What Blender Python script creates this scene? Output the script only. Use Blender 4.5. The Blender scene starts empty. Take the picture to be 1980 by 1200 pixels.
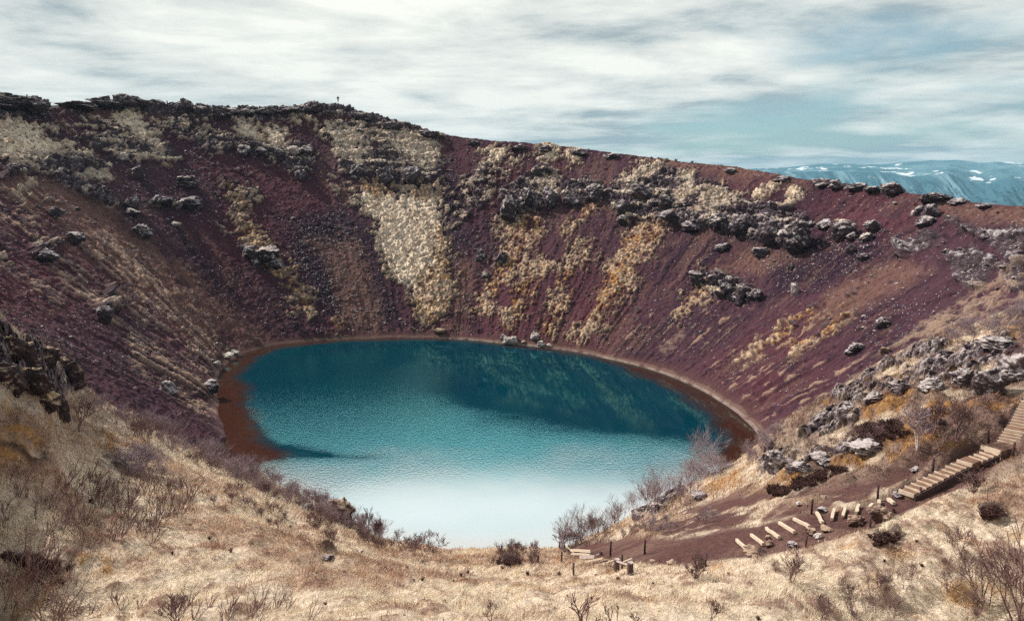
import bpy, bmesh, math, random
import numpy as np
from mathutils import Vector, Matrix
random.seed(7)
RNG = np.random.default_rng(11)
scene = bpy.context.scene
COL = scene.collection
R = math.radians

# ---------------------------------------------------------------- camera model
F_PX, CX, CY = 1290.0, 990.0, 600.0
PITCH = R(9.0)
CP, SP = math.cos(PITCH), math.sin(PITCH)
WATER_Z = -28.0

def ray(px, py):
    """unit-horizontal direction (sx, sy) and slope tan(elev) of the sight line through a photo pixel"""
    a, b = (px - CX) / F_PX, (CY - py) / F_PX
    vx, vy, vz = a, CP + b * SP, -SP + b * CP
    h = math.hypot(vx, vy)
    return vx / h, vy / h, vz / h

def proj(x, y, z):
    dep = y * CP - z * SP
    dep = np.where(dep < 0.05, 0.05, dep)
    up = y * SP + z * CP
    return CX + F_PX * x / dep, CY - F_PX * up / dep

# ---------------------------------------------------------------- noise
_perm = RNG.permutation(4096).astype(np.int32)
_val = RNG.random(4096).astype(np.float32)
def _h(ix, iy, iz):
    return _perm[(_perm[(_perm[ix & 4095] + iy) & 4095] + iz) & 4095]
def vnoise(x, y, z):
    """value noise in -1..1"""
    x = np.asarray(x, np.float32); y = np.asarray(y, np.float32); z = np.asarray(z, np.float32)
    ix, iy, iz = np.floor(x), np.floor(y), np.floor(z)
    fx, fy, fz = x - ix, y - iy, z - iz
    ix, iy, iz = ix.astype(np.int32), iy.astype(np.int32), iz.astype(np.int32)
    fx = fx * fx * (3 - 2 * fx); fy = fy * fy * (3 - 2 * fy); fz = fz * fz * (3 - 2 * fz)
    def c(a, b, d): return _val[_h(ix + a, iy + b, iz + d)]
    x00 = c(0,0,0) * (1 - fx) + c(1,0,0) * fx
    x10 = c(0,1,0) * (1 - fx) + c(1,1,0) * fx
    x01 = c(0,0,1) * (1 - fx) + c(1,0,1) * fx
    x11 = c(0,1,1) * (1 - fx) + c(1,1,1) * fx
    a = x00 * (1 - fy) + x10 * fy
    b = x01 * (1 - fy) + x11 * fy
    return (a * (1 - fz) + b * fz) * 2 - 1
def fbm(x, y, z, s, oct=4, gain=0.5, off=0.0):
    t = 0; a = 1.0; n = 0
    for k in range(oct):
        f = (2.03 ** k) / s
        t = t + a * vnoise(x * f + off + k * 17.3, y * f + off * 0.7 + k * 5.1, z * f + k * 9.7)
        n += a; a *= gain
    return t / n
def worley(x, y, z, s, off=0.0):
    """distance to the nearest and second nearest feature point (cell units), and an id value of the nearest"""
    x = np.asarray(x / s + off, np.float32); y = np.asarray(y / s + off, np.float32); z = np.asarray(z / s, np.float32)
    ix, iy, iz = np.floor(x).astype(np.int32), np.floor(y).astype(np.int32), np.floor(z).astype(np.int32)
    d1 = np.full(x.shape, 9.0, np.float32); d2 = d1.copy(); idv = np.zeros(x.shape, np.float32)
    for a in (-1, 0, 1):
        for b in (-1, 0, 1):
            for c in (-1, 0, 1):
                h = _h(ix + a, iy + b, iz + c)
                dx = ix + a + 0.1 + 0.8 * _val[h] - x
                dy = iy + b + 0.1 + 0.8 * _val[(h + 977) & 4095] - y
                dz = iz + c + 0.1 + 0.8 * _val[(h + 2011) & 4095] - z
                d = dx * dx + dy * dy + dz * dz
                nearer = d < d1
                d2 = np.where(nearer, d1, np.minimum(d2, d))
                idv = np.where(nearer, _val[(h + 3001) & 4095], idv)
                d1 = np.where(nearer, d, d1)
    return np.sqrt(d1), np.sqrt(d2), idv
def sstep(a, b, x):
    t = np.clip((x - a) / (b - a), 0, 1)
    return t * t * (3 - 2 * t)

# ---------------------------------------------------------------- crater layout (a lake, its shore and the cone of its walls)
LC = np.array([-7.0, 97.0])
def P(px, py, z=None, d=None):
    sx, sy, t = ray(px, py)
    if d is None: d = z / t
    return (math.atan2(sx, sy), d, d * t)
SHORE = [(425,778),(424,745),(440,705),(470,685),(520,670),(600,661),(700,656),(800,654),(900,657),(970,664),(1050,672),(1110,680),
         (1180,695),(1260,715),(1330,742),(1390,775),(1440,812),(1467,842),(1466,856)]
SHORE_HIDDEN = [(432,820),(450,860),(480,897),(560,995),(730,1072),(870,1085),(1060,1083),(1160,1056),(1230,1024),(1400,920)]
_sh = [P(x, y, z=WATER_Z) for x, y in SHORE + SHORE_HIDDEN]
_sx = np.array([d * math.sin(f) for f, d, z in _sh]); _sy = np.array([d * math.cos(f) for f, d, z in _sh])
_th = np.arctan2(_sx - LC[0], _sy - LC[1]); _rr = np.hypot(_sx - LC[0], _sy - LC[1])
_o = np.argsort(_th)
def shore_r(th):
    return np.interp(th, np.concatenate([_th[_o] - 2 * math.pi, _th[_o], _th[_o] + 2 * math.pi]), np.concatenate([_rr[_o]] * 3))
def cone_z(x, y):
    th = np.arctan2(x - LC[0], y - LC[1]); r = np.hypot(x - LC[0], y - LC[1])
    return WATER_Z + 0.72 * (r - shore_r(th))
def cone(px, py):
    """where the sight line meets the far crater wall"""
    sx, sy, t = ray(px, py)
    d = np.linspace(40, 330, 2400)
    f = d * t - cone_z(d * sx, d * sy)
    k = np.where((f[:-1] > 0) & (f[1:] <= 0))[0]
    dd = d[k[-1]] if len(k) else 60.0
    return (math.atan2(sx, sy), float(dd), float(dd * t))

RIM = [(-420,215),(-200,205),(0,195),(60,196),(95,208),(120,203),(180,199),(240,192),(290,200),(330,203),(380,207),(430,214),(480,213),(560,208),
       (610,202),(650,204),(680,212),(740,229),(800,246),(860,259),(900,266),(1000,278),(1050,281),(1100,285),(1200,297),(1280,308),(1350,317),
       (1430,325),(1500,338),(1560,348),(1640,355),(1730,367),(1760,373),(1800,380),(1880,390),(1980,396),(2150,404),(2450,420)]
L_rim = [cone(x, y) for x, y in RIM]
L_mid = [cone(x, y) for x, y in [(-420,420),(0,440),(200,450),(400,440),(600,430),(800,440),(1000,455),(1200,480),(1400,520),(1600,560),(1800,570),(1980,490),(2200,470),(2450,470)]]
L_far = [cone(-420,640), cone(0,640), cone(150,690), cone(300,750), cone(400,760)] + \
        [P(x, y, z=WATER_Z) for x, y in SHORE[1:-1]] + [cone(1560,800), cone(1680,715), cone(1800,650), cone(1980,575), cone(2450,500)]
L_near = [P(425,780,z=WATER_Z), P(432,820,z=WATER_Z),
          P(450,860,z=WATER_Z), P(480,897,z=WATER_Z), P(560,995,z=-28), P(730,1072,z=-28), P(870,1085,z=-28), P(1060,1083,z=-28), P(1160,1056,z=-28),
          P(1230,1024,z=-28), P(1400,920,z=-28), P(1466,857,z=WATER_Z)]
L_ridge = [P(-420,380,d=34), P(-100,530,d=36), P(0,606,d=38), P(75,670,d=40), P(150,748,z=-11.8), P(220,790,z=-14), P(300,832,z=-16.4), P(400,880,z=-19.2), P(480,906,z=-20.6),
           P(560,955,z=-23), P(620,980,z=-24.1), P(690,1018,z=-25.6), P(730,1042,z=-26.4), P(800,1058,z=-27.0), P(870,1068,z=-27.3), P(960,1062,z=-27.2), P(1060,1062,z=-27.3), P(1100,1057,z=-27.1),
           P(1160,1032,z=-26.2), P(1230,995,z=-24.6), P(1310,952,z=-22.6), P(1400,908,z=-20.6), P(1470,860,z=-18.7), P(1530,806,z=-16.6), P(1600,770,z=-15.4), P(1700,702,z=-12.6),
           P(1800,655,z=-10.6), P(1900,620,z=-9.0), P(1980,585,z=-7.6), P(2100,540,z=-6), P(2450,480,z=-4)]
L_bot = [P(-420,1010,d=25), P(-200,1100,d=24), P(0,1215,d=23), P(400,1220,d=17), P(990,1225,d=13), P(1600,1220,d=16), P(1980,1215,d=20), P(2200,1120,d=21), P(2450,1030,d=22)]

# ---------------------------------------------------------------- terrain grid, polar about the view point
QH, QV = 1.0, 1.0
HALF = R(41.5)
nin = int(1650 * QH)
phi = np.concatenate([np.linspace(-math.pi, -R(65), 50)[:-1], np.linspace(-R(65), -HALF, 70)[:-1], np.linspace(-HALF, HALF, nin),
                      np.linspace(HALF, R(65), 70)[1:], np.linspace(R(65), math.pi, 50)[1:]])
NP_ = len(phi)
def line(L, sm=9):
    L = sorted(L)
    f = np.array([p[0] for p in L]); d = np.array([p[1] for p in L]); z = np.array([p[2] for p in L])
    D, Z = np.interp(phi, f, d), np.interp(phi, f, z)
    if sm:
        k = np.hanning(sm + 2)[1:-1]; k /= k.sum()
        D = np.convolve(np.pad(D, sm // 2, mode='edge'), k, 'valid'); Z = np.convolve(np.pad(Z, sm // 2, mode='edge'), k, 'valid')
    return D, Z
bot, ridge, near, far, mid, rim = line(L_bot, 21), line(L_ridge, 21), line(L_near, 15), line(L_far, 9), line(L_mid, 41), line(L_rim, 7)
_side = np.maximum(sstep(R(-22), R(-26), phi), sstep(R(20), R(24), phi))
near = (np.maximum(near[0] * (1 - _side) + (ridge[0] + 5.0) * _side, ridge[0] + 3.0), near[1])
near = (near[0], np.minimum(cone_z(near[0] * np.sin(phi), near[0] * np.cos(phi)), ridge[1] - .3))
far = (np.maximum(far[0], near[0] + 1.5), far[1])
mid = (np.maximum(mid[0], far[0] + 3), mid[1]); rim = (np.maximum(rim[0], mid[0] + 3), rim[1])
back = np.clip((np.abs(phi) - R(48)) / R(45), 0, 1); back = back * back * (3 - 2 * back)
def blend(l, zb): return (l[0], l[1] * (1 - back) + zb * back)
start = (np.full(NP_, 0.4), np.full(NP_, -1.75))
bot, ridge, near, far, mid, rim = blend(bot, -2.6), blend(ridge, -3.5), blend(near, -5), blend(far, -7), blend(mid, -8), blend(rim, -9)
behind = (ridge[0] + 0.5 * np.minimum(6.0, near[0] - ridge[0]), ridge[1] + 0.55 * (near[1] - ridge[1]))
lakeW = np.clip((far[0] - near[0] - 1.5) / 25, 0, 1)
bedA = (near[0] + 0.28 * (far[0] - near[0]), near[1] + 0.28 * (far[1] - near[1]) - 9 * lakeW)
bedB = (near[0] + 0.80 * (far[0] - near[0]), near[1] + 0.80 * (far[1] - near[1]) - 9 * lakeW)
crest = (rim[0] + 5, rim[1] - 0.15)
out1 = (rim[0] + 16, rim[1] - 3.0)
out2 = (rim[0] * 1.6 + 60, -17 - 0.10 * rim[0] * 0)
out2 = (out2[0], np.minimum(np.full(NP_, -30.0), rim[1] - 20))
plain1 = (np.full(NP_, 1500.0), np.full(NP_, -48.0))
plain2 = (np.full(NP_, 10600.0), np.full(NP_, -50.0))
LINES = [start, bot, ridge, behind, near, bedA, bedB, far, mid, rim, crest, out1, out2, plain1, plain2]
ROWS = [90, int(430 * QV), 24, 60, 90, 60, 60, int(210 * QV), int(220 * QV), 12, 12, 24, 16, 10]
MODE = ['log', 'log'] + ['lin'] * 10 + ['log', 'log']
Dl, Zl, SEG = [], [], []
for k in range(len(LINES) - 1):
    a, b = LINES[k], LINES[k + 1]
    t = np.arange(ROWS[k]) / ROWS[k]
    if MODE[k] == 'log':
        dd = a[0][None] * (b[0] / a[0])[None] ** t[:, None]
    else:
        dd = a[0][None] + (b[0] - a[0])[None] * t[:, None]
    s = (dd - a[0][None]) / (b[0] - a[0])[None]
    Dl.append(dd); Zl.append(a[1][None] + (b[1] - a[1])[None] * s); SEG.append(np.full(ROWS[k], k))
Dl.append(LINES[-1][0][None]); Zl.append(LINES[-1][1][None]); SEG.append(np.array([len(LINES) - 2]))
D = np.concatenate(Dl); Z0 = np.concatenate(Zl); SEG = np.concatenate(SEG)
NR = D.shape[0]
PH = np.broadcast_to(phi[None], D.shape)
X0 = D * np.sin(PH); Y0 = D * np.cos(PH)
_cz = np.maximum(cone_z(X0, Y0), WATER_Z - 9)
_t = np.where(SEG == 4, (np.arange(D.shape[0]) - np.searchsorted(SEG, 4)) / float(ROWS[4]), 1.0)
_t = np.clip(_t, 0, 1)[:, None]
Z0 = np.where(((SEG >= 4) & (SEG <= 8))[:, None], (_cz * (1 - back) + Z0 * back) * _t + Z0 * (1 - _t), Z0)
# soften the knees between segments (not at the rim or the near ridge)
def smooth_rows(Z, r0, r1, n):
    for _ in range(n):
        Z[r0:r1] = 0.25 * Z[r0 - 1:r1 - 1] + 0.5 * Z[r0:r1] + 0.25 * Z[r0 + 1:r1 + 1]
row0 = np.concatenate([[0], np.cumsum(ROWS)])
PX, PY = proj(X0, Y0, Z0)
# ---------------------------------------------------------------- where the ground is grass, moss, rock, scree
def sdpoly(px, py, poly):
    poly = np.asarray(poly, np.float32)
    out = np.full(px.shape, -1e3, np.float32)
    m = 40
    sel = (px > poly[:, 0].min() - m) & (px < poly[:, 0].max() + m) & (py > poly[:, 1].min() - m) & (py < poly[:, 1].max() + m)
    x, y = px[sel], py[sel]
    dm = np.full(x.shape, 1e9, np.float32); ins = np.zeros(x.shape, bool)
    for i in range(len(poly)):
        ax, ay = poly[i]; bx, by = poly[(i + 1) % len(poly)]
        ex, ey = bx - ax, by - ay
        t = np.clip(((x - ax) * ex + (y - ay) * ey) / (ex * ex + ey * ey + 1e-9), 0, 1)
        dm = np.minimum(dm, (x - ax - t * ex) ** 2 + (y - ay - t * ey) ** 2)
        if ay != by:
            ins ^= ((ay > y) != (by > y)) & (x < ex * (y - ay) / ey + ax)
    out[sel] = np.where(ins, 1, -1) * np.sqrt(dm)
    return out
def masks(px, py, polys, warp, soft=6.0, amp=14.0):
    m = np.zeros(px.shape, np.float32)
    for p in polys:
        m = np.maximum(m, sstep(-soft, soft, sdpoly(px, py, p) + amp * warp))
    return m
def mix(c, col, m):
    return c * (1 - m[:, None]) + np.atleast_2d(np.asarray(col, np.float32)) * m[:, None]

PALE_MOSS = [[(684,362),(722,352),(760,372),(800,362),(848,368),(858,430),(868,520),(880,570),(855,618),(822,626),(802,600),(792,560),(760,530),(735,470),(722,430),(690,392)],
             [(640,245),(700,236),(712,292),(700,318),(650,300)], [(738,262),(775,255),(846,266),(852,312),(830,322),(775,305),(740,285)],
             [(215,222),(262,222),(305,262),(330,300),(300,300),(262,268)], [(466,250),(490,246),(500,270),(480,268)], [(498,248),(545,252),(550,280),(530,285)],
             [(0,238),(60,248),(118,280),(190,300),(185,312),(120,300),(60,306),(0,302)],[(0,305),(60,318),(20,330),(0,330)],
             [(938,302),(960,284),(978,292),(970,316),(940,316)], [(985,320),(1002,305),(1000,318),(975,338)], [(1040,292),(1075,285),(1090,300),(1050,308)], [(1095,292),(1120,290),(1120,310),(1105,314)],
             [(1230,318),(1280,316),(1284,328),(1260,350),(1210,368),(1200,355)], [(1320,338),(1350,345),(1352,380),(1290,420),(1280,395),(1320,370)],
             [(1360,378),(1402,372),(1440,385),(1380,420),(1340,410)], [(1456,378),(1500,352),(1504,360),(1470,385)], [(1520,372),(1545,362),(1545,376),(1530,384)],
             [(30,365),(58,355),(55,385),(35,380)], [(140,340),(190,325),(212,345),(180,345)], [(1050,345),(1080,340),(1075,375),(1050,370)]]
OCHRE_MOSS = [[(684,362),(722,352),(765,368),(755,382),(720,384)], [(786,372),(816,360),(848,362),(846,376),(812,388)],
              [(838,440),(858,440),(880,560),(858,616),(822,628),(800,600),(800,560),(830,530),(838,490)],
              [(968,425),(1045,420),(1048,450),(1010,520),(968,560),(936,612),(922,600),(936,550),(958,520),(974,480)],
              [(1040,500),(1062,520),(1030,580),(995,640),(975,640),(972,610),(1000,560)],
              [(1120,470),(1145,478),(1120,530),(1080,575),(1062,570),(1085,540)],
              [(1225,438),(1268,428),(1278,446),(1255,490),(1225,520),(1205,575),(1160,620),(1110,668),(1095,660),(1120,630),(1145,590),(1160,545),(1195,500)],
              [(1080,560),(1100,568),(1085,610),(1062,650),(1050,650),(1062,600)], [(1125,400),(1155,395),(1130,425),(1095,460),(1088,450)],
              [(455,425),(478,420),(520,480),(545,512),(575,545),(600,575),(606,605),(585,605),(565,560),(535,528),(500,500),(470,470)],
              [(444,368),(454,372),(474,402),(466,404)], [(1310,602),(1340,562),(1366,545),(1372,556),(1340,590),(1312,608)], [(1440,690),(1480,656),(1566,596),(1578,604),(1520,650),(1462,688)],
              [(1520,672),(1580,640),(1636,602),(1644,616),(1600,650),(1540,680)], [(560,588),(580,582),(590,600),(578,604)], [(636,626),(655,626),(655,635),(636,634)]]
FAR_ROCK = [[(-60,192),(60,194),(95,208),(95,232),(60,236),(0,228),(-60,232)],
            [(130,203),(240,184),(290,198),(380,206),(480,212),(560,206),(650,202),(740,228),(860,258),(860,268),(740,244),(650,226),(560,230),(480,236),(380,228),(290,216),(200,206)],
            [(0,300),(170,300),(210,320),(215,350),(120,345),(50,338),(0,352)], [(240,288),(300,262),(345,288),(352,306),(300,312),(250,306)],
            [(155,262),(205,258),(222,295),(180,292)], [(362,262),(400,250),(445,268),(446,296),(420,298),(380,285)], [(460,282),(605,282),(602,300),(592,345),(570,342),(540,315),(465,298)],
            [(640,240),(705,236),(735,300),(715,345),(655,330)], [(735,258),(850,264),(853,345),(790,352),(730,345),(725,310)],
            [(965,372),(1010,345),(1050,320),(1085,335),(1080,390),(1040,400),(1005,415),(975,418)], [(1080,350),(1130,345),(1170,365),(1140,392),(1090,398)], [(915,330),(940,320),(942,360),(918,362)],
            [(1170,375),(1240,325),(1285,318),(1290,345),(1350,345),(1440,385),(1500,398),(1560,410),(1562,470),(1540,482),(1500,470),(1440,455),(1380,440),(1290,436),(1210,430),(1190,410)],
            [(1290,330),(1330,330),(1320,360),(1290,360)], [(1608,432),(1650,430),(1652,458),(1612,460)], [(1780,395),(1812,392),(1810,412),(1782,430)], [(1820,412),(1900,440),(1985,432),(1985,530),(1950,500),(1900,460),(1830,424)],
            [(1335,528),(1400,532),(1470,560),(1462,580),(1420,585),(1390,570),(1340,548)], [(1740,470),(1790,440),(1830,450),(1790,480),(1740,495)], [(1830,490),(1880,470),(1935,500),(1900,560),(1850,540)], [(1930,520),(1985,505),(1985,570),(1950,560)],
            [(90,330),(180,355),(230,390),(215,400),(150,372),(100,352)], [(270,390),(320,385),(385,395),(382,405),(290,400)], [(60,460),(110,470),(112,500),(60,495)], [(170,600),(210,560),(225,600),(200,620)],
            [(455,470),(500,475),(545,500),(540,515),(490,505),(460,490)], [(920,420),(935,400),(935,360),(905,370)]]
DARK_BLOCKS = [[(860,300),(905,330),(900,420),(890,520),(905,600),(880,600),(862,520),(850,380)], [(560,420),(660,400),(690,420),(720,520),(770,600),(770,625),(640,625),(600,560),(570,500)], [(1440,440),(1640,440),(1740,470),(1600,560),(1500,560)]]
TAN_SCREE = [[(330,500),(400,560),(510,650),(490,668),(430,640),(380,590)], [(20,330),(120,350),(300,480),(420,640),(400,700),(250,560),(100,430),(0,380)], [(600,470),(690,470),(720,560),(730,640),(650,640),(660,560)], [(100,205),(200,208),(330,225),(300,235),(160,225)], [(1260,300),(1440,322),(1560,350),(1560,362),(1400,338),(1260,318)], [(1800,395),(1980,396),(1980,425),(1830,415)],
             [(1440,470),(1560,490),(1480,520),(1380,530)], [(1600,560),(1760,500),(1800,520),(1640,610),(1560,640)], [(700,255),(735,262),(740,330),(722,330)], [(880,500),(920,500),(900,610),(870,600)], [(860,620),(900,630),(890,640),(850,640)]]
DRY_LEFT = [[(0,370),(60,420),(110,470),(160,530),(215,600),(240,650),(200,620),(140,560),(60,470),(0,430)], [(200,440),(300,520),(390,600),(440,690),(418,740),(330,660),(260,600),(200,540),(160,470)], [(240,640),(330,700),(420,760),(430,840),(330,760),(250,690)],
            [(0,480),(60,520),(120,590),(100,600),(40,540),(0,510)]]
DRY_RIGHT = [[(1760,640),(1900,550),(1990,500),(1990,660),(1850,690),(1760,690)], [(1590,770),(1760,640),(1850,640),(1700,720),(1600,790)], [(1280,680),(1310,650),(1320,640),(1300,680)], [(1560,810),(1660,735),(1640,770),(1570,830)]]
FG_ROCK = [[(-60,600),(20,640),(70,655),(100,690),(150,735),(178,750),(165,760),(130,765),(130,800),(90,790),(60,760),(0,745),(-60,740)],
           [(1600,772),(1640,740),(1700,700),(1780,675),(1860,660),(1905,655),(1985,668),(1985,740),(1930,735),(1890,752),(1840,735),(1780,745),(1700,770),(1640,790)],
           [(1465,895),(1490,872),(1560,868),(1600,880),(1700,840),(1712,862),(1620,900),(1540,912),(1470,918)], [(1545,850),(1600,800),(1660,800),(1650,830),(1590,845)],
           [(1225,998),(1260,965),(1320,935),(1330,955),(1260,1000)], [(330,808),(356,800),(372,822),(345,832)], [(420,850),(470,865),(485,895),(450,880)], [(1340,895),(1420,905),(1380,925)]]
FG_OCHRE = [[(0,860),(40,850),(80,880),(60,905),(0,905)], [(160,860),(215,850),(230,885),(180,890)], [(230,910),(290,905),(300,930),(250,935)], [(120,690),(155,700),(150,715)],
            [(1440,960),(1540,915),(1560,930),(1500,970)], [(1560,890),(1640,870),(1720,840),(1800,780),(1850,790),(1800,850),(1700,900),(1600,915)], [(1680,780),(1760,770),(1740,800),(1660,830)], [(1360,940),(1430,920),(1430,945),(1370,955)], [(1700,880),(1770,850),(1790,870),(1720,905)],
            [(150,1095),(200,1090),(220,1110),(170,1112)], [(1790,1150),(1900,1120),(1960,1150),(1880,1180)]]
PATH = [[(1088,1066),(1130,1048),(1200,1040),(1290,1042),(1430,1020),(1540,1000),(1640,985),(1720,960),(1760,945),(1850,895),(1930,835),(1995,780),(1995,840),(1960,880),(1900,925),(1830,962),(1740,1000),(1690,1025),(1620,1050),(1540,1072),(1440,1082),(1330,1094),(1250,1094),(1180,1090),(1110,1085)],
        [(1230,1020),(1290,990),(1400,960),(1500,945),(1600,950),(1700,925),(1800,890),(1760,930),(1640,985),(1540,1000),(1430,1025),(1290,1042)], [(1835,690),(1985,655),(1985,700),(1900,700)]]
FG_DARK = [[(0,880),(60,905),(100,912),(90,890),(30,868)], [(175,870),(260,885),(310,935),(250,930),(200,905)], [(0,1075),(60,1080),(140,1100),(130,1112),(40,1096),(0,1090)]]
TUSSOCK = [[(1885,990),(1920,984),(1945,1000),(1900,1010)], [(1680,1040),(1735,1035),(1740,1050),(1690,1056)], [(615,1072),(640,1068),(650,1082)], [(960,1085),(995,1080),(1010,1095),(970,1098)]]

nx = X0.ravel().astype(np.float32); ny = Y0.ravel().astype(np.float32); nz = Z0.ravel().astype(np.float32)
pxa = PX.ravel().astype(np.float32); pya = PY.ravel().astype(np.float32)
seg = np.repeat(SEG, NP_); pha = PH.ravel()
front = np.abs(pha) < R(50)
DRYV = front & (seg >= 4) & (seg <= 6) & (nz > WATER_Z - .8)
FARI = np.where((front & (seg >= 7) & (seg <= 10)) | DRYV | (front & (seg >= 2) & (seg <= 3)))[0]
FGI = np.where(front & (seg <= 3))[0]
N = len(nx)
col = np.zeros((N, 3), np.float32); rough_rock = np.zeros(N, np.float32); grassy = np.zeros(N, np.float32)
col[:] = (0.40, 0.30, 0.19)
dx = np.zeros(N, np.float32); dy = np.zeros(N, np.float32); dz = np.zeros(N, np.float32)
SCREE = np.array((0.068, 0.0300, 0.0440), np.float32); SCREE_D = np.array((0.0185, 0.0095, 0.0200), np.float32); SCREE_T = np.array((0.165, 0.088, 0.072), np.float32)
ROCK = np.array((0.062, 0.044, 0.053), np.float32); LICHEN = np.array((0.50, 0.46, 0.47), np.float32)
MOSS = np.array((0.78, 0.64, 0.50), np.float32); OCHRE = np.array((0.46, 0.23, 0.05), np.float32); GRASS = np.array((0.80, 0.66, 0.52), np.float32); SOIL = np.array((0.100, 0.049, 0.046), np.float32)

# ---- the far wall
i = FARI; x, y, z, px, py = nx[i], ny[i], nz[i], pxa[i], pya[i]
th = np.arctan2(x - LC[0], y - LC[1]); r = np.hypot(x - LC[0], y - LC[1])
u = th * 70; v = r
wA = fbm(x, y, z, 5.0, 4, .6); wB = fbm(x, y, z, 1.2, 3, .6, 31)
warp = 0.6 * wA + 0.6 * wB
u = u + 1.6 * wA + .5 * wB
side = vnoise(u / 2.2, v / 40, v * 0 + 3.3); side2 = fbm(u / 1.0, v / 14, v * 0 + 9, 1.0, 4, .6)
fine0 = fbm(x, y, z, 0.5, 3, .6, 51); ragged = .55 * wA + .75 * wB + .35 * fine0 + .3 * side2
pm = masks(px, py, PALE_MOSS, ragged, 9, 36); om = masks(px, py, OCHRE_MOSS, ragged, 10, 48)
# a broken mosaic of small ledges and moss below the left half of the rim
rimy = np.interp(px, [q[0] for q in RIM], [q[1] for q in RIM])
mos = sstep(.10, .30, fbm(u * 1.3, v, z * 0, 9, 4, .6, 141) + .35 * wB - .0022 * np.abs(py - rimy - 85) + .06) * (px < 960) * (py > rimy + 14)
pm = np.maximum(pm, mos * sstep(.02, .22, wB + .5 * fine0 + .4 * wA) * .8)
rk = masks(px, py, FAR_ROCK, warp, 6, 12); dk = masks(px, py, DARK_BLOCKS, warp, 22, 26); tn = masks(px, py, TAN_SCREE, warp, 18, 22)
dl = masks(px, py, DRY_LEFT, warp, 14, 20); dr = masks(px, py, DRY_RIGHT, warp, 12, 18)
band = sstep(0.15, 0.5, fbm(u, v, z * 0, 22, 3, .5, 77) + 0.25 * wA + 0.30 * np.exp(-((py - 360) / 80) ** 2) - 0.35)
rk2 = np.maximum(np.maximum(rk, .75 * mos), 0.8 * band * sstep(0.05, 0.3, wB + 0.4 * wA) * ((px > 880) | ((px < 470) & (py > 205))) * (py < 560))
shore_d = r - shore_r(th)
beach = sstep(2.3, 0.8, shore_d + 1.6 * wA + .5 * wB) * (np.abs(th) < 2.2) * sstep(-2.2, -1.2, th)
lump1, lump1b, id1 = worley(x, y, z * 1.7, 1.7); lump2, lump2b, id2 = worley(x, y, z, 0.75, 40); lump3, lump3b, id3 = worley(x, y, z * 1.8, 4.4, 11)
fine = fbm(x, y, z, 0.5, 3, .6, 51)
# relief, in metres along the wall's outward normal
strata = z / 3.0 + 0.55 * wA
strat = np.abs((strata - np.floor(strata)) - 0.5) * 2
ledge = sstep(0.25, 0.75, strata - np.floor(strata))
h_scree = 1.15 * fbm(u, v * 0.35, z * 0, 11, 3, .5, 5) + 0.36 * side2 + 0.30 * wB + 0.16 * fine
clods = sstep(0.62, 0.95, id2) * np.clip(0.55 - lump2, 0, 1) * 0.55
dome = lambda d, w: np.clip(1 - (d / w) ** 2, 0, 1)
h_rock = 1.7 * (ledge - 0.3) + 1.7 * id3 * sstep(0, .12, lump3b - lump3) + 1.1 * id1 * sstep(0, .15, lump1b - lump1) + .5 * dome(lump1, .85) + .3 * dome(lump2, .8) + 0.45 * wB + 0.3 * fine
h_moss = 0.45 * dome(lump1, .85) + 0.22 * dome(lump2, .85) + .45 * wB + 0.25 * fine
h = h_scree + clods * (1 - beach) + rk2 * h_rock + np.maximum(pm, 0.55 * om) * h_moss * (1 - 0.5 * rk2) + dl * (0.5 * np.clip(side2, -.4, 1) + 0.35 * np.clip(0.7 - lump2, 0, 1))
rimfade = np.where(seg[i] >= 9, 0.5, 1.0) * sstep(0.2, 2.5, np.abs(shore_d))
nrm = np.stack([-np.sin(th) * 0.58, -np.cos(th) * 0.58, np.full(th.shape, 0.81, np.float32)], 1)
k3 = np.where(seg[i] == 2, 0, np.where(seg[i] == 3, ((i // NP_) - row0[3]) / float(ROWS[3]), 1.0))
hr_ = np.where(px > 1760, .45, 1.0) * rk2 * h_rock * (1 - .5 * np.maximum(pm, .8 * om)) * rimfade
nrk = np.stack([-np.sin(th) * 0.86, -np.cos(th) * 0.86, np.full(th.shape, 0.5, np.float32)], 1)
dx[i], dy[i], dz[i] = ((nrm * ((h - rk2 * h_rock) * rimfade)[:, None] + nrk * (.62 * hr_)[:, None]) * k3[:, None]).T
# colours of the materials lying there
c = np.repeat(SCREE[None], len(i), 0)
c = mix(c, SCREE * np.array((1.25, 1.0, 0.95)), sstep(-.1, .5, fbm(x, y, z, 30, 2, .5, 3)))
c = mix(c, SCREE_D, 0.7 * sstep(-.2, .45, .55 * side2 + .6 * wA + .35 * fine)); c = mix(c, SCREE_D * 1.15, np.clip(0.8 * dk + .6 * sstep(.15, .5, fbm(u, v * .4, z * 0, 16, 4, .55, 66)), 0, .9))
c = mix(c, SCREE_T, np.clip(0.70 * tn + 0.45 * sstep(.02, .55, -.6 * side2 + .6 * wA + .3 * fine + .5 * fbm(u, v * .5, z * 0, 26, 3, .5, 18)), 0, .8))
c = mix(c, (.26, .19, .20), sstep(0.93, 0.95, id2) * sstep(.45, .3, lump2) * 0.7 * (1 - beach) * sstep(-.1, .3, wA + .6 * dk - .2))
c = mix(c, (.06, .04, .055), sstep(0.84, 0.86, id2) * sstep(.9, .895, id2) * sstep(.6, .4, lump2) * 0.8)
up_tops = sstep(.45, .9, strata - np.floor(strata))
rc = mix(np.repeat(ROCK[None], len(i), 0), ROCK * 2.2, sstep(-.2, .6, wB + fine))
rc = mix(rc, LICHEN, 0.75 * sstep(.16, .5, fine + .6 * wB - .1 + .35 * (up_tops - .5)))
rc = mix(rc, MOSS, 0.75 * sstep(0.16, 0.45, .5 * wA + .4 * fine + 0.7 * (up_tops - 0.55)) * (py > 235) * (px < 1650))
c = mix(c, rc, rk2)
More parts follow.
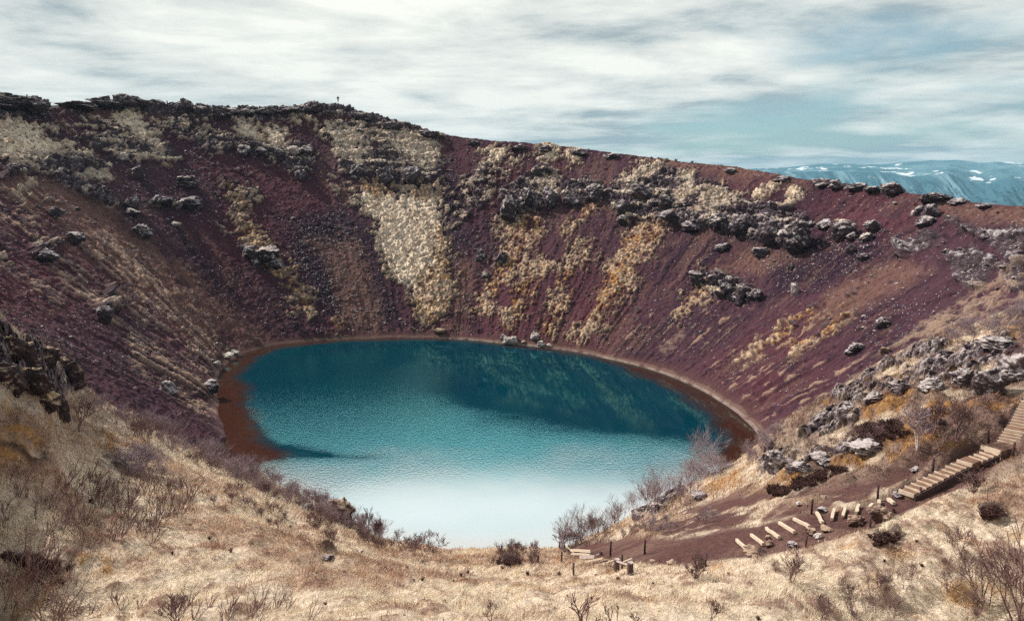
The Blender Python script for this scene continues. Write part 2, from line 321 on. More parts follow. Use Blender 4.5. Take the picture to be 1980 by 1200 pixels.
mtop = sstep(0.62, 0.34, np.minimum(lump1 * 1.0, lump2 * 1.05)) 
mc = mix(np.repeat(MOSS[None], len(i), 0), MOSS * np.array((.62, .55, .5)), sstep(0, .6, fine + wB))
mc = mix(np.repeat((SCREE_D * 1.6)[None], len(i), 0), mc, np.clip(0.62 + mtop * .6 + .6 * wB, 0, 1))
c = mix(c, mc, pm * (1 - 0.35 * rk))
oc = mix(np.repeat(OCHRE[None], len(i), 0), (.56, .40, .27), sstep(-.25, .25, wA + .6 * wB + .4 * fine))
oc = mix(oc, (.30, .17, .12), sstep(.1, .5, fine - wB)); oc = mix(oc, SCREE_D * 1.6, .7 * sstep(.42, .66, lump2 + .4 * wB))
omn = om * sstep(-.55, .15, .8 * fine + wB + .6 * side2 + .4 * wA)
c = mix(c, oc, omn)
c = mix(c, (.44, .30, .23), 0.8 * dl * sstep(.02, .42, side2 + .7 * wB)); c = mix(c, (.40, .30, .27), 0.55 * dl * sstep(.2, .6, wA + fine * .6))
c = mix(c, (.36, .25, .185), 0.65 * dr * sstep(-.35, .35, wB + side2)); 
stain = sstep(.25, .5, side2 + .6 * wB) * sstep(.0, .3, fbm(u, v, z * 0, 18, 2, .5, 88))
c = mix(c, (.42, .28, .20), 0.6 * stain * (px > 1150) * (py > 520)); 
c = mix(c, (.085, .040, .040), beach * .8); c = mix(c, (.19, .125, .10), 0.55 * beach * sstep(.10, .5, np.sin(shore_d * 3.2 + wA) * .5 + .3 * wB))
c = mix(c, (.55, .45, .40), sstep(.34, .16, np.abs(shore_d - 0.15 + .1 * wB)) * (th > -.2) * 0.3 * sstep(-.3, .4, wB + .2))
out = seg[i] >= 10
c = mix(c, (.10, .06, .055), out * 0.8)
col[i] = c; rough_rock[i] = np.maximum(rk2, 0.4); grassy[i] = np.maximum(pm, dr)

wAf = wA
# ---- the near slopes
i = FGI; x, y, z, px, py = nx[i], ny[i], nz[i], pxa[i], pya[i]
wA = fbm(x, y, z, 3.0, 4, .6, 7); wB = fbm(x, y, z, 0.7, 3, .6, 61)
warp = .6 * wA + .5 * wB
near_ridge = seg[i] <= 1
fr = masks(px, py, FG_ROCK, warp, 6, 16) * near_ridge * np.where(px > 990, sstep(-.30, .02, wA + .5 * wB), 1); fo = masks(px, py, FG_OCHRE, warp, 10, 20) * near_ridge; pa = np.maximum(masks(px, py, PATH[:1], 0.6 * warp, 8, 10), np.maximum(masks(px, py, PATH[2:], warp, 8, 10), masks(px, py, PATH[1:2], warp, 10, 16) * sstep(-.45, .1, fbm(x, y, z, 2.2, 4, .6, 17) + .5 * wB))) * near_ridge
fd = masks(px, py, FG_DARK, warp, 10, 14) * near_ridge; tu = masks(px, py, TUSSOCK, warp, 5, 8) * near_ridge
lumpA, lumpAb, idA = worley(x, y, z * 1.5, 1.15, 5); lumpB, lumpBb, idB = worley(x, y, z * 1.5, 0.42, 25)
fine = fbm(x, y, z, 0.22, 3, .6, 13)
stripe = fbm(x * .45, y + .35 * x, z * 0, 2.6, 3, .55, 29)
rx = sstep(1380, 1620, px) * sstep(1000, 900, py + (px - 1700) * .12) * near_ridge      # rough heath under the right hand outcrop
lx = .55 * sstep(330, 180, px) * sstep(930, 850, py) * near_ridge
hh = (0.32 * wA + 0.20 * wB + 0.18 * stripe + 0.24 * dome(lumpA, .8) + 0.04 * fine) * (1 - .75 * pa)
st = z / 0.8 + 1.1 * wA; st = st - np.floor(st)
hr = 0.35 * sstep(.2, .8, st) + 0.5 * idA * sstep(0, .15, lumpAb - lumpA) + .3 * idB * sstep(0, .15, lumpBb - lumpB) + .2 * dome(lumpB, .85) + .20 * wB + .05 * fine
hh = hh + fr * hr + (rx + lx) * (.22 * dome(lumpA, .8) + .25 * wA) * (1 - pa) + tu * .3
edge = np.where(seg[i] == 1, 1.0, 0.7) * sstep(0.0, 1.0, np.hypot(x, y) / 8)
k0 = edge * np.where(seg[i] == 3, 1 - ((i // NP_) - row0[3]) / float(ROWS[3]), 1.0)
dz[i] += (hh - fr * hr * .65) * k0
dx[i] += fr * .6 * (hr - .3) * np.where(px < 990, .8, -.8); dy[i] += -fr * .6 * (hr - .3)
c = np.repeat(GRASS[None], len(i), 0)
c = mix(c, GRASS * np.array((.62, .52, .48)), .85 * sstep(-.15, .45, stripe + .5 * wB + .3 * wA)); c = mix(c, (.30, .17, .13), .75 * sstep(.06, .40, fine * .6 + wB * .7 + wA * .3))
heath = np.clip(rx + lx, 0, 1)
c = mix(c, (.15, .085, .078), .9 * heath * sstep(-.7, .05, wA + .5 * wB)); c = mix(c, (.46, .34, .25), .55 * heath * sstep(.12, .5, wB + .4 * fine))
c = mix(c, OCHRE, np.clip(fo * sstep(-.5, .2, wB + fine * .6), 0, 1) * .6); c = mix(c, OCHRE * .8, .5 * heath * sstep(.25, .5, fbm(x, y, z, 1.6, 3, .6, 99)))
c = mix(c, OCHRE * 1.1, .35 * sstep(.30, .6, fbm(x, y, z, 1.1, 3, .6, 44)))
c = mix(c, SOIL, pa); c = mix(c, (.20, .12, .095), .6 * pa * sstep(-.1, .5, wA + .4 * wB)); c = mix(c, (.12, .05, .045), .5 * pa * sstep(.1, .6, -wA + .4 * wB))
c = mix(c, (.045, .028, .03), .85 * fd * sstep(-.4, .2, wB)); c = mix(c, (.06, .03, .035), .85 * tu)
rc = mix(np.repeat((ROCK * 1.15)[None], len(i), 0), ROCK * 2.3, sstep(-.3, .5, wB + fine))
rc = mix(rc, (.46, .40, .39), .8 * sstep(-.1, .3, fine + .6 * wB + .3 * (st - .5) - .05) * np.where(px < 990, .3, 1)); rc = mix(rc, MOSS * .6, .7 * sstep(.3, .55, wA + .5 * (st - .5) + .3 * fine))
c = mix(c, rc, fr)
hid = sstep(1.5, 2.5, seg[i].astype(np.float32)); c = mix(c, (.10, .045, .05), .9 * np.clip(hid, 0, 1))
c[seg[i] >= 2] = col[i][seg[i] >= 2]
col[i] = c; rough_rock[i] = fr; grassy[i] = np.clip(1 - pa - fr - fd * .7, 0, 1) * (1 - hid) * near_ridge
mfar = (seg >= 5) & (seg <= 6) & front
# the bed of the lake
i = np.where((seg >= 4) & (seg <= 6) & front & ~DRYV)[0]
b1 = fbm(nx[i], ny[i], nz[i], 2.5, 4, .6); col[i] = mix(np.repeat(np.array([(.17, .055, .018)], np.float32), len(i), 0), (.07, .022, .02), sstep(-.2, .4, b1))
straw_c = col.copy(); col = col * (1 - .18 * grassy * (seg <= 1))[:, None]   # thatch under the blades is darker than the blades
XX, YY, ZZ = nx + dx, ny + dy, nz + dz
# keep the wet edge clean: nothing of the wall foot under the surface, nothing of the bed above it
DD = np.hypot(XX, YY)

def grid_mesh(name, X, Y, Z, nr, ncol, wrap_close=False):
    me = bpy.data.meshes.new(name)
    me.vertices.add(len(X)); me.vertices.foreach_set('co', np.stack([X, Y, Z], 1).astype(np.float32).ravel())
    a = (np.arange(nr - 1)[:, None] * ncol + np.arange(ncol - 1)[None]).ravel()
    q = np.stack([a, a + 1, a + 1 + ncol, a + ncol], 1).astype(np.int32)
    me.loops.add(q.size); me.loops.foreach_set('vertex_index', q.ravel())
    me.polygons.add(len(q)); me.polygons.foreach_set('loop_start', np.arange(0, q.size, 4, dtype=np.int32))
    me.polygons.foreach_set('use_smooth', np.ones(len(q), bool))
    me.update(calc_edges=True)
    return me
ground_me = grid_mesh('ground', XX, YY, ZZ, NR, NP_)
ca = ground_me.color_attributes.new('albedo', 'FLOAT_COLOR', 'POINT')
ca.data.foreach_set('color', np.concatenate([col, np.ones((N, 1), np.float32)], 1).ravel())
at = ground_me.attributes.new('rockiness', 'FLOAT', 'POINT'); at.data.foreach_set('value', rough_rock)
at = ground_me.attributes.new('grassiness', 'FLOAT', 'POINT'); at.data.foreach_set('value', grassy)
ground = bpy.data.objects.new('ground', ground_me); COL.objects.link(ground); ground['kind'] = 'structure'
FPX, FPY = proj(XX, YY, ZZ)
Zg = ZZ.reshape(D.shape)
def ground_z(x, y):
    """height of the near slopes"""
    f = math.atan2(x, y); d = math.hypot(x, y)
    k = int(np.clip(np.searchsorted(phi, f) - 1, 0, NP_ - 2)); t = (f - phi[k]) / (phi[k + 1] - phi[k])
    n = row0[4]
    return float((1 - t) * np.interp(d, D[:n, k], Zg[:n, k]) + t * np.interp(d, D[:n, k + 1], Zg[:n, k + 1]))
def hit(px, py, dmin=4.0, dmax=75.0):
    """point of the near slope seen at a photo pixel"""
    sx, sy, t = ray(px, py)
    f = math.atan2(sx, sy); k = int(np.clip(np.searchsorted(phi, f), 0, NP_ - 1)); n = row0[4]
    d = np.linspace(dmin, dmax, 3000); zz = np.interp(d, D[:n, k], Zg[:n, k])
    w = np.where(d * t <= zz)[0]
    dd = d[w[0]] if len(w) else dmax
    return Vector((sx * dd, sy * dd, float(np.interp(dd, D[:n, k], Zg[:n, k]))))
_far = np.where((seg >= 7) & (seg <= 10) & front)[0]
_fx, _fy = FPX[_far], FPY[_far]
_fd = DD[_far]
def hit_far(px, py):
    e = (_fx - px) ** 2 + (_fy - py) ** 2
    k = np.argpartition(e, 8)[:8]; k = k[np.argmin(_fd[k])]
    j = _far[k]
    return Vector((float(XX[j]), float(YY[j]), float(ZZ[j])))
# ---------------------------------------------------------------- materials
class NT:
    def __init__(self, name):
        self.m = bpy.data.materials.new(name); self.m.use_nodes = True
        self.t = self.m.node_tree; self.t.nodes.clear()
    def n(self, typ, **kw):
        nd = self.t.nodes.new(typ)
        for k, v in kw.items():
            if k.startswith('i_'):
                nd.inputs[k[2:].replace('_', ' ')].default_value = v
            else:
                setattr(nd, k, v)
        return nd
    def l(self, a, b): self.t.links.new(a, b)
def simple_mat(name, c1, c2, scale=3.0, rough=.9, bump=.4, bscale=12.0, stretch=(1, 1, 1), detail=6, spec=.2, coord='Object', dist=.02):
    k = NT(name)
    tc = k.n('ShaderNodeTexCoord'); mp = k.n('ShaderNodeMapping'); mp.inputs['Scale'].default_value = stretch
    k.l(tc.outputs[coord], mp.inputs[0])
    nz_ = k.n('ShaderNodeTexNoise'); nz_.inputs['Scale'].default_value = scale; nz_.inputs['Detail'].default_value = detail; nz_.inputs['Roughness'].default_value = .65
    k.l(mp.outputs[0], nz_.inputs['Vector'])
    rp = k.n('ShaderNodeValToRGB'); rp.color_ramp.elements[0].position = .36; rp.color_ramp.elements[1].position = .64
    rp.color_ramp.elements[0].color = (*c1, 1); rp.color_ramp.elements[1].color = (*c2, 1)
    k.l(nz_.outputs['Fac'], rp.inputs[0])
    b = k.n('ShaderNodeBsdfPrincipled'); b.inputs['Roughness'].default_value = rough; b.inputs['Specular IOR Level'].default_value = spec
    k.l(rp.outputs[0], b.inputs['Base Color'])
    n2 = k.n('ShaderNodeTexNoise'); n2.inputs['Scale'].default_value = bscale; n2.inputs['Detail'].default_value = 8; n2.inputs['Roughness'].default_value = .7
    k.l(mp.outputs[0], n2.inputs['Vector'])
    bp = k.n('ShaderNodeBump'); bp.inputs['Strength'].default_value = bump; bp.inputs['Distance'].default_value = dist
    k.l(n2.outputs['Fac'], bp.inputs['Height']); k.l(bp.outputs[0], b.inputs['Normal'])
    o = k.n('ShaderNodeOutputMaterial'); k.l(b.outputs[0], o.inputs[0])
    return k.m
def ground_material():
    k = NT('ground_cover')
    a = k.n('ShaderNodeAttribute', attribute_name='albedo'); rk_ = k.n('ShaderNodeAttribute', attribute_name='rockiness')
    tc = k.n('ShaderNodeTexCoord')
    n1 = k.n('ShaderNodeTexNoise', i_Scale=5.5, i_Detail=9.0, i_Roughness=.72); k.l(tc.outputs['Object'], n1.inputs['Vector'])
    n2 = k.n('ShaderNodeTexNoise', i_Scale=1.1, i_Detail=7.0, i_Roughness=.65); k.l(tc.outputs['Object'], n2.inputs['Vector'])
    r1 = k.n('ShaderNodeMapRange'); r1.inputs[1].default_value = .3; r1.inputs[2].default_value = .7; r1.inputs[3].default_value = .55; r1.inputs[4].default_value = 1.4
    k.l(n1.outputs['Fac'], r1.inputs[0])
    mx = k.n('ShaderNodeMix', data_type='RGBA', blend_type='MULTIPLY'); mx.inputs[0].default_value = 1
    k.l(a.outputs['Color'], mx.inputs[6]); k.l(r1.outputs[0], mx.inputs[7])
    b = k.n('ShaderNodeBsdfPrincipled', i_Roughness=.95); b.inputs['Specular IOR Level'].default_value = .1
    k.l(mx.outputs[2], b.inputs['Base Color'])
    ad = k.n('ShaderNodeMath', operation='ADD'); k.l(n1.outputs['Fac'], ad.inputs[0]); k.l(n2.outputs['Fac'], ad.inputs[1])
    bp = k.n('ShaderNodeBump', i_Strength=.75, i_Distance=.25); k.l(ad.outputs[0], bp.inputs['Height'])
    k.l(bp.outputs[0], b.inputs['Normal'])
    o = k.n('ShaderNodeOutputMaterial'); k.l(b.outputs[0], o.inputs[0])
    return k.m
ground_me.materials.append(ground_material())

# ---------------------------------------------------------------- the lake
nth, nrd = 420, 150
tt = np.linspace(-math.pi, math.pi, nth); rr_ = np.linspace(0.0, 1, nrd) ** .8
SR = shore_r(tt) + 2.5
WX = (LC[0] + SR[None] * rr_[:, None] * np.sin(tt)[None]).ravel(); WY = (LC[1] + SR[None] * rr_[:, None] * np.cos(tt)[None]).ravel(); WZ = np.full(WX.shape, WATER_Z)
lake_me = grid_mesh('lake_water', WX, WY, WZ, nrd, nth)
inside = (shore_r(np.arctan2(WX - LC[0], WY - LC[1])) - np.hypot(WX - LC[0], WY - LC[1]))
wpx, wpy = proj(WX, WY, WZ); wpx = wpx.astype(np.float32); wpy = wpy.astype(np.float32)
wn = fbm(WX, WY, WZ, 7, 4, .6, 5)
BREEZE = [[(455,690),(600,676),(800,690),(862,745),(930,800),(1100,838),(1300,868),(1400,885),(1380,915),(1200,905),(1000,900),(800,905),(640,930),(500,925),(440,860)]]
SHALLOW = [[(400,735),(462,735),(470,790),(505,830),(552,872),(556,893),(480,905),(400,880)], [(1390,880),(1425,840),(1440,800),(1500,820),(1480,900),(1400,940)]]
CALM = [[(480,862),(560,858),(660,872),(760,885),(700,893),(560,892),(490,885)], [(560,905),(760,945),(900,975),(820,980),(600,960)]]
br = masks(wpx, wpy, BREEZE, wn, 48, 30); lt = sstep(640, 800, wpy) 
lk = lake_me.attributes.new('breeze', 'FLOAT', 'POINT'); lk.data.foreach_set('value', (br * (0.35 + .65 * lt) * (1 - masks(wpx, wpy, CALM[:1], wn, 14, 16)) * (1 - .9 * masks(wpx, wpy, SHALLOW, wn, 14, 12))).astype(np.float32))
ins_shift = 2.2 * fbm(WX, WY, WZ, 5.0, 4, .6, 8)
lk = lake_me.attributes.new('front', 'FLOAT', 'POINT'); lk.data.foreach_set('value', sstep(845, 955, wpy + 40 * wn).astype(np.float32))  # painted glare: where the gloss tint of the near water turns whitish
lk = lake_me.attributes.new('shore', 'FLOAT', 'POINT'); lk.data.foreach_set('value', (inside + ins_shift + 2.6 * sstep(.45, .8, np.cos(np.arctan2(WX - LC[0], WY - LC[1]) - .1))).astype(np.float32))
def water_material():
    k = NT('lake_water')
    sh = k.n('ShaderNodeAttribute', attribute_name='shore'); brz = k.n('ShaderNodeAttribute', attribute_name='breeze')
    tc = k.n('ShaderNodeTexCoord')
    mp = k.n('ShaderNodeMapping'); mp.inputs['Scale'].default_value = (1.0, 0.8, 1); k.l(tc.outputs['Object'], mp.inputs[0])
    w1 = k.n('ShaderNodeTexNoise', i_Scale=3.6, i_Detail=4.0, i_Roughness=.6); k.l(mp.outputs[0], w1.inputs['Vector'])
    w2 = k.n('ShaderNodeTexNoise', i_Scale=.30, i_Detail=2.0, i_Roughness=.5); k.l(mp.outputs[0], w2.inputs['Vector'])
    b1 = k.n('ShaderNodeBump', i_Distance=.14)
    st = k.n('ShaderNodeMapRange'); st.inputs[3].default_value = WAVE_CALM; st.inputs[4].default_value = WAVE_BREEZE
    k.l(brz.outputs['Fac'], st.inputs[0]); k.l(st.outputs[0], b1.inputs['Strength']); k.l(w1.outputs['Fac'], b1.inputs['Height'])
    b2 = k.n('ShaderNodeBump', i_Distance=.3, i_Strength=.012); k.l(w2.outputs['Fac'], b2.inputs['Height']); k.l(b1.outputs[0], b2.inputs['Normal'])
    d0 = k.n('ShaderNodeTexNoise', i_Scale=.9, i_Detail=8.0, i_Roughness=.75); k.l(tc.outputs['Object'], d0.inputs['Vector'])
    d1 = k.n('ShaderNodeMath', operation='MULTIPLY_ADD'); d1.inputs[1].default_value = 2.2; k.l(d0.outputs['Fac'], d1.inputs[0]); k.l(sh.outputs['Fac'], d1.inputs[2])
    rp = k.n('ShaderNodeMapRange'); rp.inputs[1].default_value = 3.2; rp.inputs[2].default_value = 7.2; k.l(d1.outputs[0], rp.inputs[0]); rp.interpolation_type = 'SMOOTHSTEP'
    deep = k.n('ShaderNodeTexNoise', i_Scale=.06, i_Detail=2.0); k.l(tc.outputs['Object'], deep.inputs['Vector'])
    dc = k.n('ShaderNodeMix', data_type='RGBA'); dc.inputs[6].default_value = (.0006, .018, .044, 1); dc.inputs[7].default_value = (.0009, .046, .062, 1); k.l(deep.outputs['Fac'], dc.inputs[0])
    body = k.n('ShaderNodeBsdfDiffuse'); k.l(dc.outputs[2], body.inputs['Color'])
    bedc = k.n('ShaderNodeMix', data_type='RGBA'); bedc.inputs[6].default_value = (.026, .009, .008, 1); bedc.inputs[7].default_value = (.095, .030, .014, 1); k.l(d0.outputs['Fac'], bedc.inputs[0])
    clr = k.n('ShaderNodeBsdfTransparent'); clr.inputs[0].default_value = (.80, .55, .42, 1); bed = k.n('ShaderNodeBsdfDiffuse'); k.l(bedc.outputs[2], bed.inputs[0])
    clear = k.n('ShaderNodeMixShader'); clear.inputs[0].default_value = .8; k.l(clr.outputs[0], clear.inputs[1]); k.l(bed.outputs[0], clear.inputs[2])
    mb = k.n('ShaderNodeMixShader'); k.l(rp.outputs[0], mb.inputs[0]); k.l(clear.outputs[0], mb.inputs[1]); k.l(body.outputs[0], mb.inputs[2])
    gl = k.n('ShaderNodeBsdfGlossy', i_Roughness=.02); frn = k.n('ShaderNodeAttribute', attribute_name='front'); tm = k.n('ShaderNodeMix', data_type='RGBA'); tm.inputs[6].default_value = (.25, .70, .77, 1); tm.inputs[7].default_value = GLARE_TINT; k.l(frn.outputs['Fac'], tm.inputs[0]); k.l(tm.outputs[2], gl.inputs[0]); k.l(b2.outputs[0], gl.inputs['Normal'])  # teal wall reflection and whitish sky glare are painted into the gloss colour
    fr_ = k.n('ShaderNodeFresnel', i_IOR=WATER_IOR); k.l(b2.outputs[0], fr_.inputs['Normal'])
    ms = k.n('ShaderNodeMixShader'); k.l(fr_.outputs[0], ms.inputs[0]); k.l(mb.outputs[0], ms.inputs[1]); k.l(gl.outputs[0], ms.inputs[2])
    o = k.n('ShaderNodeOutputMaterial'); k.l(ms.outputs[0], o.inputs[0])
    return k.m
WAVE_CALM, WAVE_BREEZE, WATER_IOR, GLARE_TINT = .010, .34, 2.1, (.84, .93, .96, 1)
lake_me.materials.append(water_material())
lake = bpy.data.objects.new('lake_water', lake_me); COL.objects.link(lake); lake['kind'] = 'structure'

# ---------------------------------------------------------------- far mountains
mf = np.linspace(R(13), R(62), 620)
def mline(pts, d):
    q = [(math.atan2(*ray(a, b)[:2]), ray(a, b)[2]) for a, b in pts]
    return d * np.interp(mf, [k[0] for k in q], [k[1] for k in q])
top = mline([(1200,352),(1380,332),(1450,326),(1520,324),(1560,319),(1620,315),(1680,318),(1720,316),(1800,310),(1850,311),(1920,314),(1980,316),(2200,325),(2600,345)], 8200.)
scp = mline([(1200,372),(1480,334),(1600,331),(1700,333),(1760,342),(1835,336),(1870,350),(1905,357),(1955,347),(1985,352),(2100,345),(2600,370)], 6300.)
rows = []; dist = []
for t in np.linspace(0, 1, 70): dist.append(4300 + t * 2000); rows.append(-55 + (scp + 55) * t ** 1.35)
for t in np.linspace(0, 1, 50)[1:]: dist.append(6300 + t * 1900); rows.append(scp + (top - scp) * (t * .25 + .75 * t ** 1.1))
for t in np.linspace(0, 1, 8)[1:]: dist.append(8200 + t * 2200); rows.append(top - (top + 60) * t)
Zm = np.array(rows); Dm = np.array(dist)[:, None] + 0 * mf[None]; Fm = mf[None] + 0 * Dm
flut = np.abs(fbm(Fm * 60 + Dm / 650, Dm / 2500, Dm * 0, 1.0, 4, .55, 4)) 
amp_ = np.concatenate([np.sin(np.linspace(0, 1, 70) * math.pi * .97), np.full(49, .06), np.zeros(7)])[:, None]
Dm = Dm + amp_ * (flut - .25) * 1300
Zm = Zm + amp_ * 40 * fbm(Fm * 90, Dm / 800, Dm * 0, 1.0, 4, .6, 8)
nplat = np.concatenate([np.zeros(70), np.ones(49), np.zeros(7)])[:, None]
Zm = Zm + nplat * 14 * fbm(Fm * 50, Dm / 350, Dm * 0, 1, 4, .6, 2)
mount_me = grid_mesh('mountain', (Dm * np.sin(Fm)).ravel(), (Dm * np.cos(Fm)).ravel(), Zm.ravel(), Zm.shape[0], len(mf))
sn = sstep(.30, .36, fbm(Fm * 70, Dm / 260, Dm * 0, 1, 4, .6, 12) - .25 * fbm(Fm * 12, Dm / 900, Dm * 0, 1, 2, .5, 3) - .02) * (nplat + .15 * (amp_ > .3) * sstep(.2, .6, Zm / 420))
base = mix(np.repeat(np.array([(.040, .095, .125)], np.float32), Zm.size, 0), (.14, .23, .27), (np.clip(nplat * sstep(-.5, .5, fbm(Fm * 40, Dm / 500, Dm * 0, 1, 4, .6, 22)) + (1 - nplat) * sstep(.12, .55, fbm(Fm * 110 + Dm / 420, Dm / 3000, Dm * 0, 1, 3, .6, 33)), 0, 1)).ravel())  # blue of the distance haze is painted into the slope colour
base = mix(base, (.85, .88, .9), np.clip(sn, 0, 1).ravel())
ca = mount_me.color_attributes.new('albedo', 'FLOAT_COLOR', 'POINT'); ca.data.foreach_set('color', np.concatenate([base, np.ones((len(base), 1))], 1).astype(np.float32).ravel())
k = NT('haze_tinted_slopes'); a = k.n('ShaderNodeAttribute', attribute_name='albedo'); b = k.n('ShaderNodeBsdfPrincipled', i_Roughness=.95); b.inputs['Specular IOR Level'].default_value = 0
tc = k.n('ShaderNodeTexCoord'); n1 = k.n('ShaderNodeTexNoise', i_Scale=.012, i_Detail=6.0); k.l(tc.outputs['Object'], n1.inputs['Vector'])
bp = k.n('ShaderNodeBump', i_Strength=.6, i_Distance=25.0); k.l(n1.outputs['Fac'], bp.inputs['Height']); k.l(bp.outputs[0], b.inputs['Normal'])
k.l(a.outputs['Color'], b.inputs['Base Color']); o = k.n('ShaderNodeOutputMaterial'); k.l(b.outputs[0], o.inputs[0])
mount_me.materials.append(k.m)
mountain = bpy.data.objects.new('mountain', mount_me); COL.objects.link(mountain); mountain['kind'] = 'structure'

# ---------------------------------------------------------------- air
hz = bpy.data.meshes.new('haze'); bm = bmesh.new(); bmesh.ops.create_cube(bm, size=1.0)
bmesh.ops.scale(bm, vec=(21600, 21600, 720), verts=bm.verts); bmesh.ops.translate(bm, vec=(0, 0, 260), verts=bm.verts); bm.to_mesh(hz); bm.free()
k = NT('haze'); v = k.n('ShaderNodeVolumePrincipled'); v.inputs['Color'].default_value = (.30, .60, .82, 1); v.inputs['Density'].default_value = HAZE if 'HAZE' in globals() else 8.5e-5
o = k.n('ShaderNodeOutputMaterial'); k.l(v.outputs[0], o.inputs['Volume']); hz.materials.append(k.m)
haze = bpy.data.objects.new('haze', hz); COL.objects.link(haze); haze['kind'] = 'stuff'

# ---------------------------------------------------------------- sky and sun
SUN_AZ, SUN_EL = R(-64), R(43)     # azimuth measured from the viewing direction, to the left
w = bpy.data.worlds.new('World'); scene.world = w; w.use_nodes = True
t = w.node_tree; t.nodes.clear()
class WN:
    pass
k = NT.__new__(NT); k.t = t
sky = k.n('ShaderNodeTexSky'); sky.sky_type = 'NISHITA'; sky.sun_disc = False; sky.sun_elevation = SUN_EL; sky.sun_rotation = SUN_AZ
sky.air_density = 1.2; sky.dust_density = 1.0; sky.ozone_density = 1.5
def M(op, a, b=None, c=None, clamp=False):
    n = k.n('ShaderNodeMath', operation=op, use_clamp=clamp)
    for q, val in enumerate((a, b, c)):
        if val is None: continue
        if hasattr(val, 'is_output'): k.l(val, n.inputs[q])
        else: n.inputs[q].default_value = val
    return n.outputs[0]
def MR(x, a, b, c, d, smooth=True):
    n = k.n('ShaderNodeMapRange'); n.interpolation_type = 'SMOOTHSTEP' if smooth else 'LINEAR'
    k.l(x, n.inputs[0])
    for q, val in enumerate((a, b, c, d)): n.inputs[q + 1].default_value = val
    return n.outputs[0]
tc = k.n('ShaderNodeTexCoord'); sp = k.n('ShaderNodeSeparateXYZ'); k.l(tc.outputs['Generated'], sp.inputs[0])
sx_, sy_, sz_ = sp.outputs
den = M('ADD', M('MAXIMUM', sz_, 0.0), 0.07)
cu, cv = M('DIVIDE', sx_, den), M('DIVIDE', sy_, den)
cb = k.n('ShaderNodeCombineXYZ'); k.l(cu, cb.inputs[0]); k.l(cv, cb.inputs[1])
def cloud(scale, stretch, off, detail=7.0, rough=.58, distort=0.0, rot=0.0):
    mp = k.n('ShaderNodeMapping'); mp.inputs['Scale'].default_value = stretch; mp.inputs['Location'].default_value = off; mp.inputs['Rotation'].default_value = (0, 0, rot)
    k.l(cb.outputs[0], mp.inputs[0])
    n = k.n('ShaderNodeTexNoise', i_Scale=scale, i_Detail=detail, i_Roughness=rough, i_Distortion=distort); k.l(mp.outputs[0], n.inputs['Vector'])
    return n.outputs['Fac']
c1 = cloud(.50, (1.0, 1, 1), (3.1, 1.7, 0), 7, .50, .15); c2 = cloud(1.25, (.72, 1.0, 1), (5.3, 7.7, 2), 9, .60, .2); c3 = cloud(.16, (1, 1, 1), (1.2, 8.4, 5), 3, .5)
az = k.n('ShaderNodeMath', operation='ARCTAN2'); k.l(sx_, az.inputs[0]); k.l(sy_, az.inputs[1]); AZ = az.outputs[0]
# the cover is thick to the left and opens to the right and down by the horizon
cover = M('ADD', M('ADD', M('MULTIPLY', c1, .75), M('MULTIPLY', c3, .35)), MR(AZ, -.75, .75, .24, -.12, False))
cover = M('ADD', cover, MR(sz_, .02, .13, -.05, .02))
mask = MR(cover, .36, .54, .0, 1.0)
# light and dark of the cloud deck
c4 = cloud(3.2, (.8, 1.0, 1), (4.4, 2.2, 7), 8, .6, .2)
lum = M('ADD', M('ADD', M('MULTIPLY', c2, .66), M('MULTIPLY', c1, .24)), M('MULTIPLY', c4, .10))
lum = M('SUBTRACT', lum, M('MULTIPLY', MR(sz_, .0, .15, .085, .0), MR(AZ, -.25, .3, .0, 1.0)))
cr = k.n('ShaderNodeValToRGB'); k.l(lum, cr.inputs[0])
e = cr.color_ramp.elements
e[0].position = .40; e[0].color = (.34, .385, .395, 1); e[1].position = .575; e[1].color = (.90, .88, .80, 1)
e2 = cr.color_ramp.elements.new(.475); e2.color = (.64, .65, .61, 1)
# unseen sky band straight ahead, brightness added to whiten the lake's reflection
glow = M('MULTIPLY', MR(sz_, .33, .44, .0, 1.0), MR(sz_, .52, .72, 1.0, .0)); glow = M('MULTIPLY_ADD', glow, 4.3, 1.0); dim = MR(sz_, .5, .75, 1.0, .5); glow2 = MR(M('ABSOLUTE', AZ), .35, 1.0, 1.0, .0); added_white = M('MULTIPLY', MR(sz_, .30, .42, .0, .75), glow2); glow = M('ADD', 1.0, M('MULTIPLY', M('SUBTRACT', glow, 1.0), glow2))
glow = M('MULTIPLY', glow, dim)  # zenith dimmed to deepen the contrast on the ground
cm = k.n('ShaderNodeVectorMath', operation='SCALE'); vm = k.n('ShaderNodeMix', data_type='RGBA'); k.l(added_white, vm.inputs[0]); k.l(cr.outputs[0], vm.inputs[6]); vm.inputs[7].default_value = (.80, .78, .73, 1); k.l(vm.outputs[2], cm.inputs[0]); k.l(glow, cm.inputs['Scale'])
tint = k.n('ShaderNodeMix', data_type='RGBA', blend_type='MULTIPLY'); tint.inputs[0].default_value = 1.0; tint.inputs[7].default_value = SKY_TINT if 'SKY_TINT' in globals() else (.88, 1.0, .93, 1)
k.l(sky.outputs[0], tint.inputs[6])
bg1 = k.n('ShaderNodeBackground', i_Strength=.10); k.l(tint.outputs[2], bg1.inputs[0])
bg2 = k.n('ShaderNodeBackground', i_Strength=1.0); k.l(cm.outputs[0], bg2.inputs[0])
mask = M('MAXIMUM', mask, added_white)
ms = k.n('ShaderNodeMixShader'); k.l(mask, ms.inputs[0]); k.l(bg1.outputs[0], ms.inputs[1]); k.l(bg2.outputs[0], ms.inputs[2])
wo = k.n('ShaderNodeOutputWorld'); k.l(ms.outputs[0], wo.inputs[0])
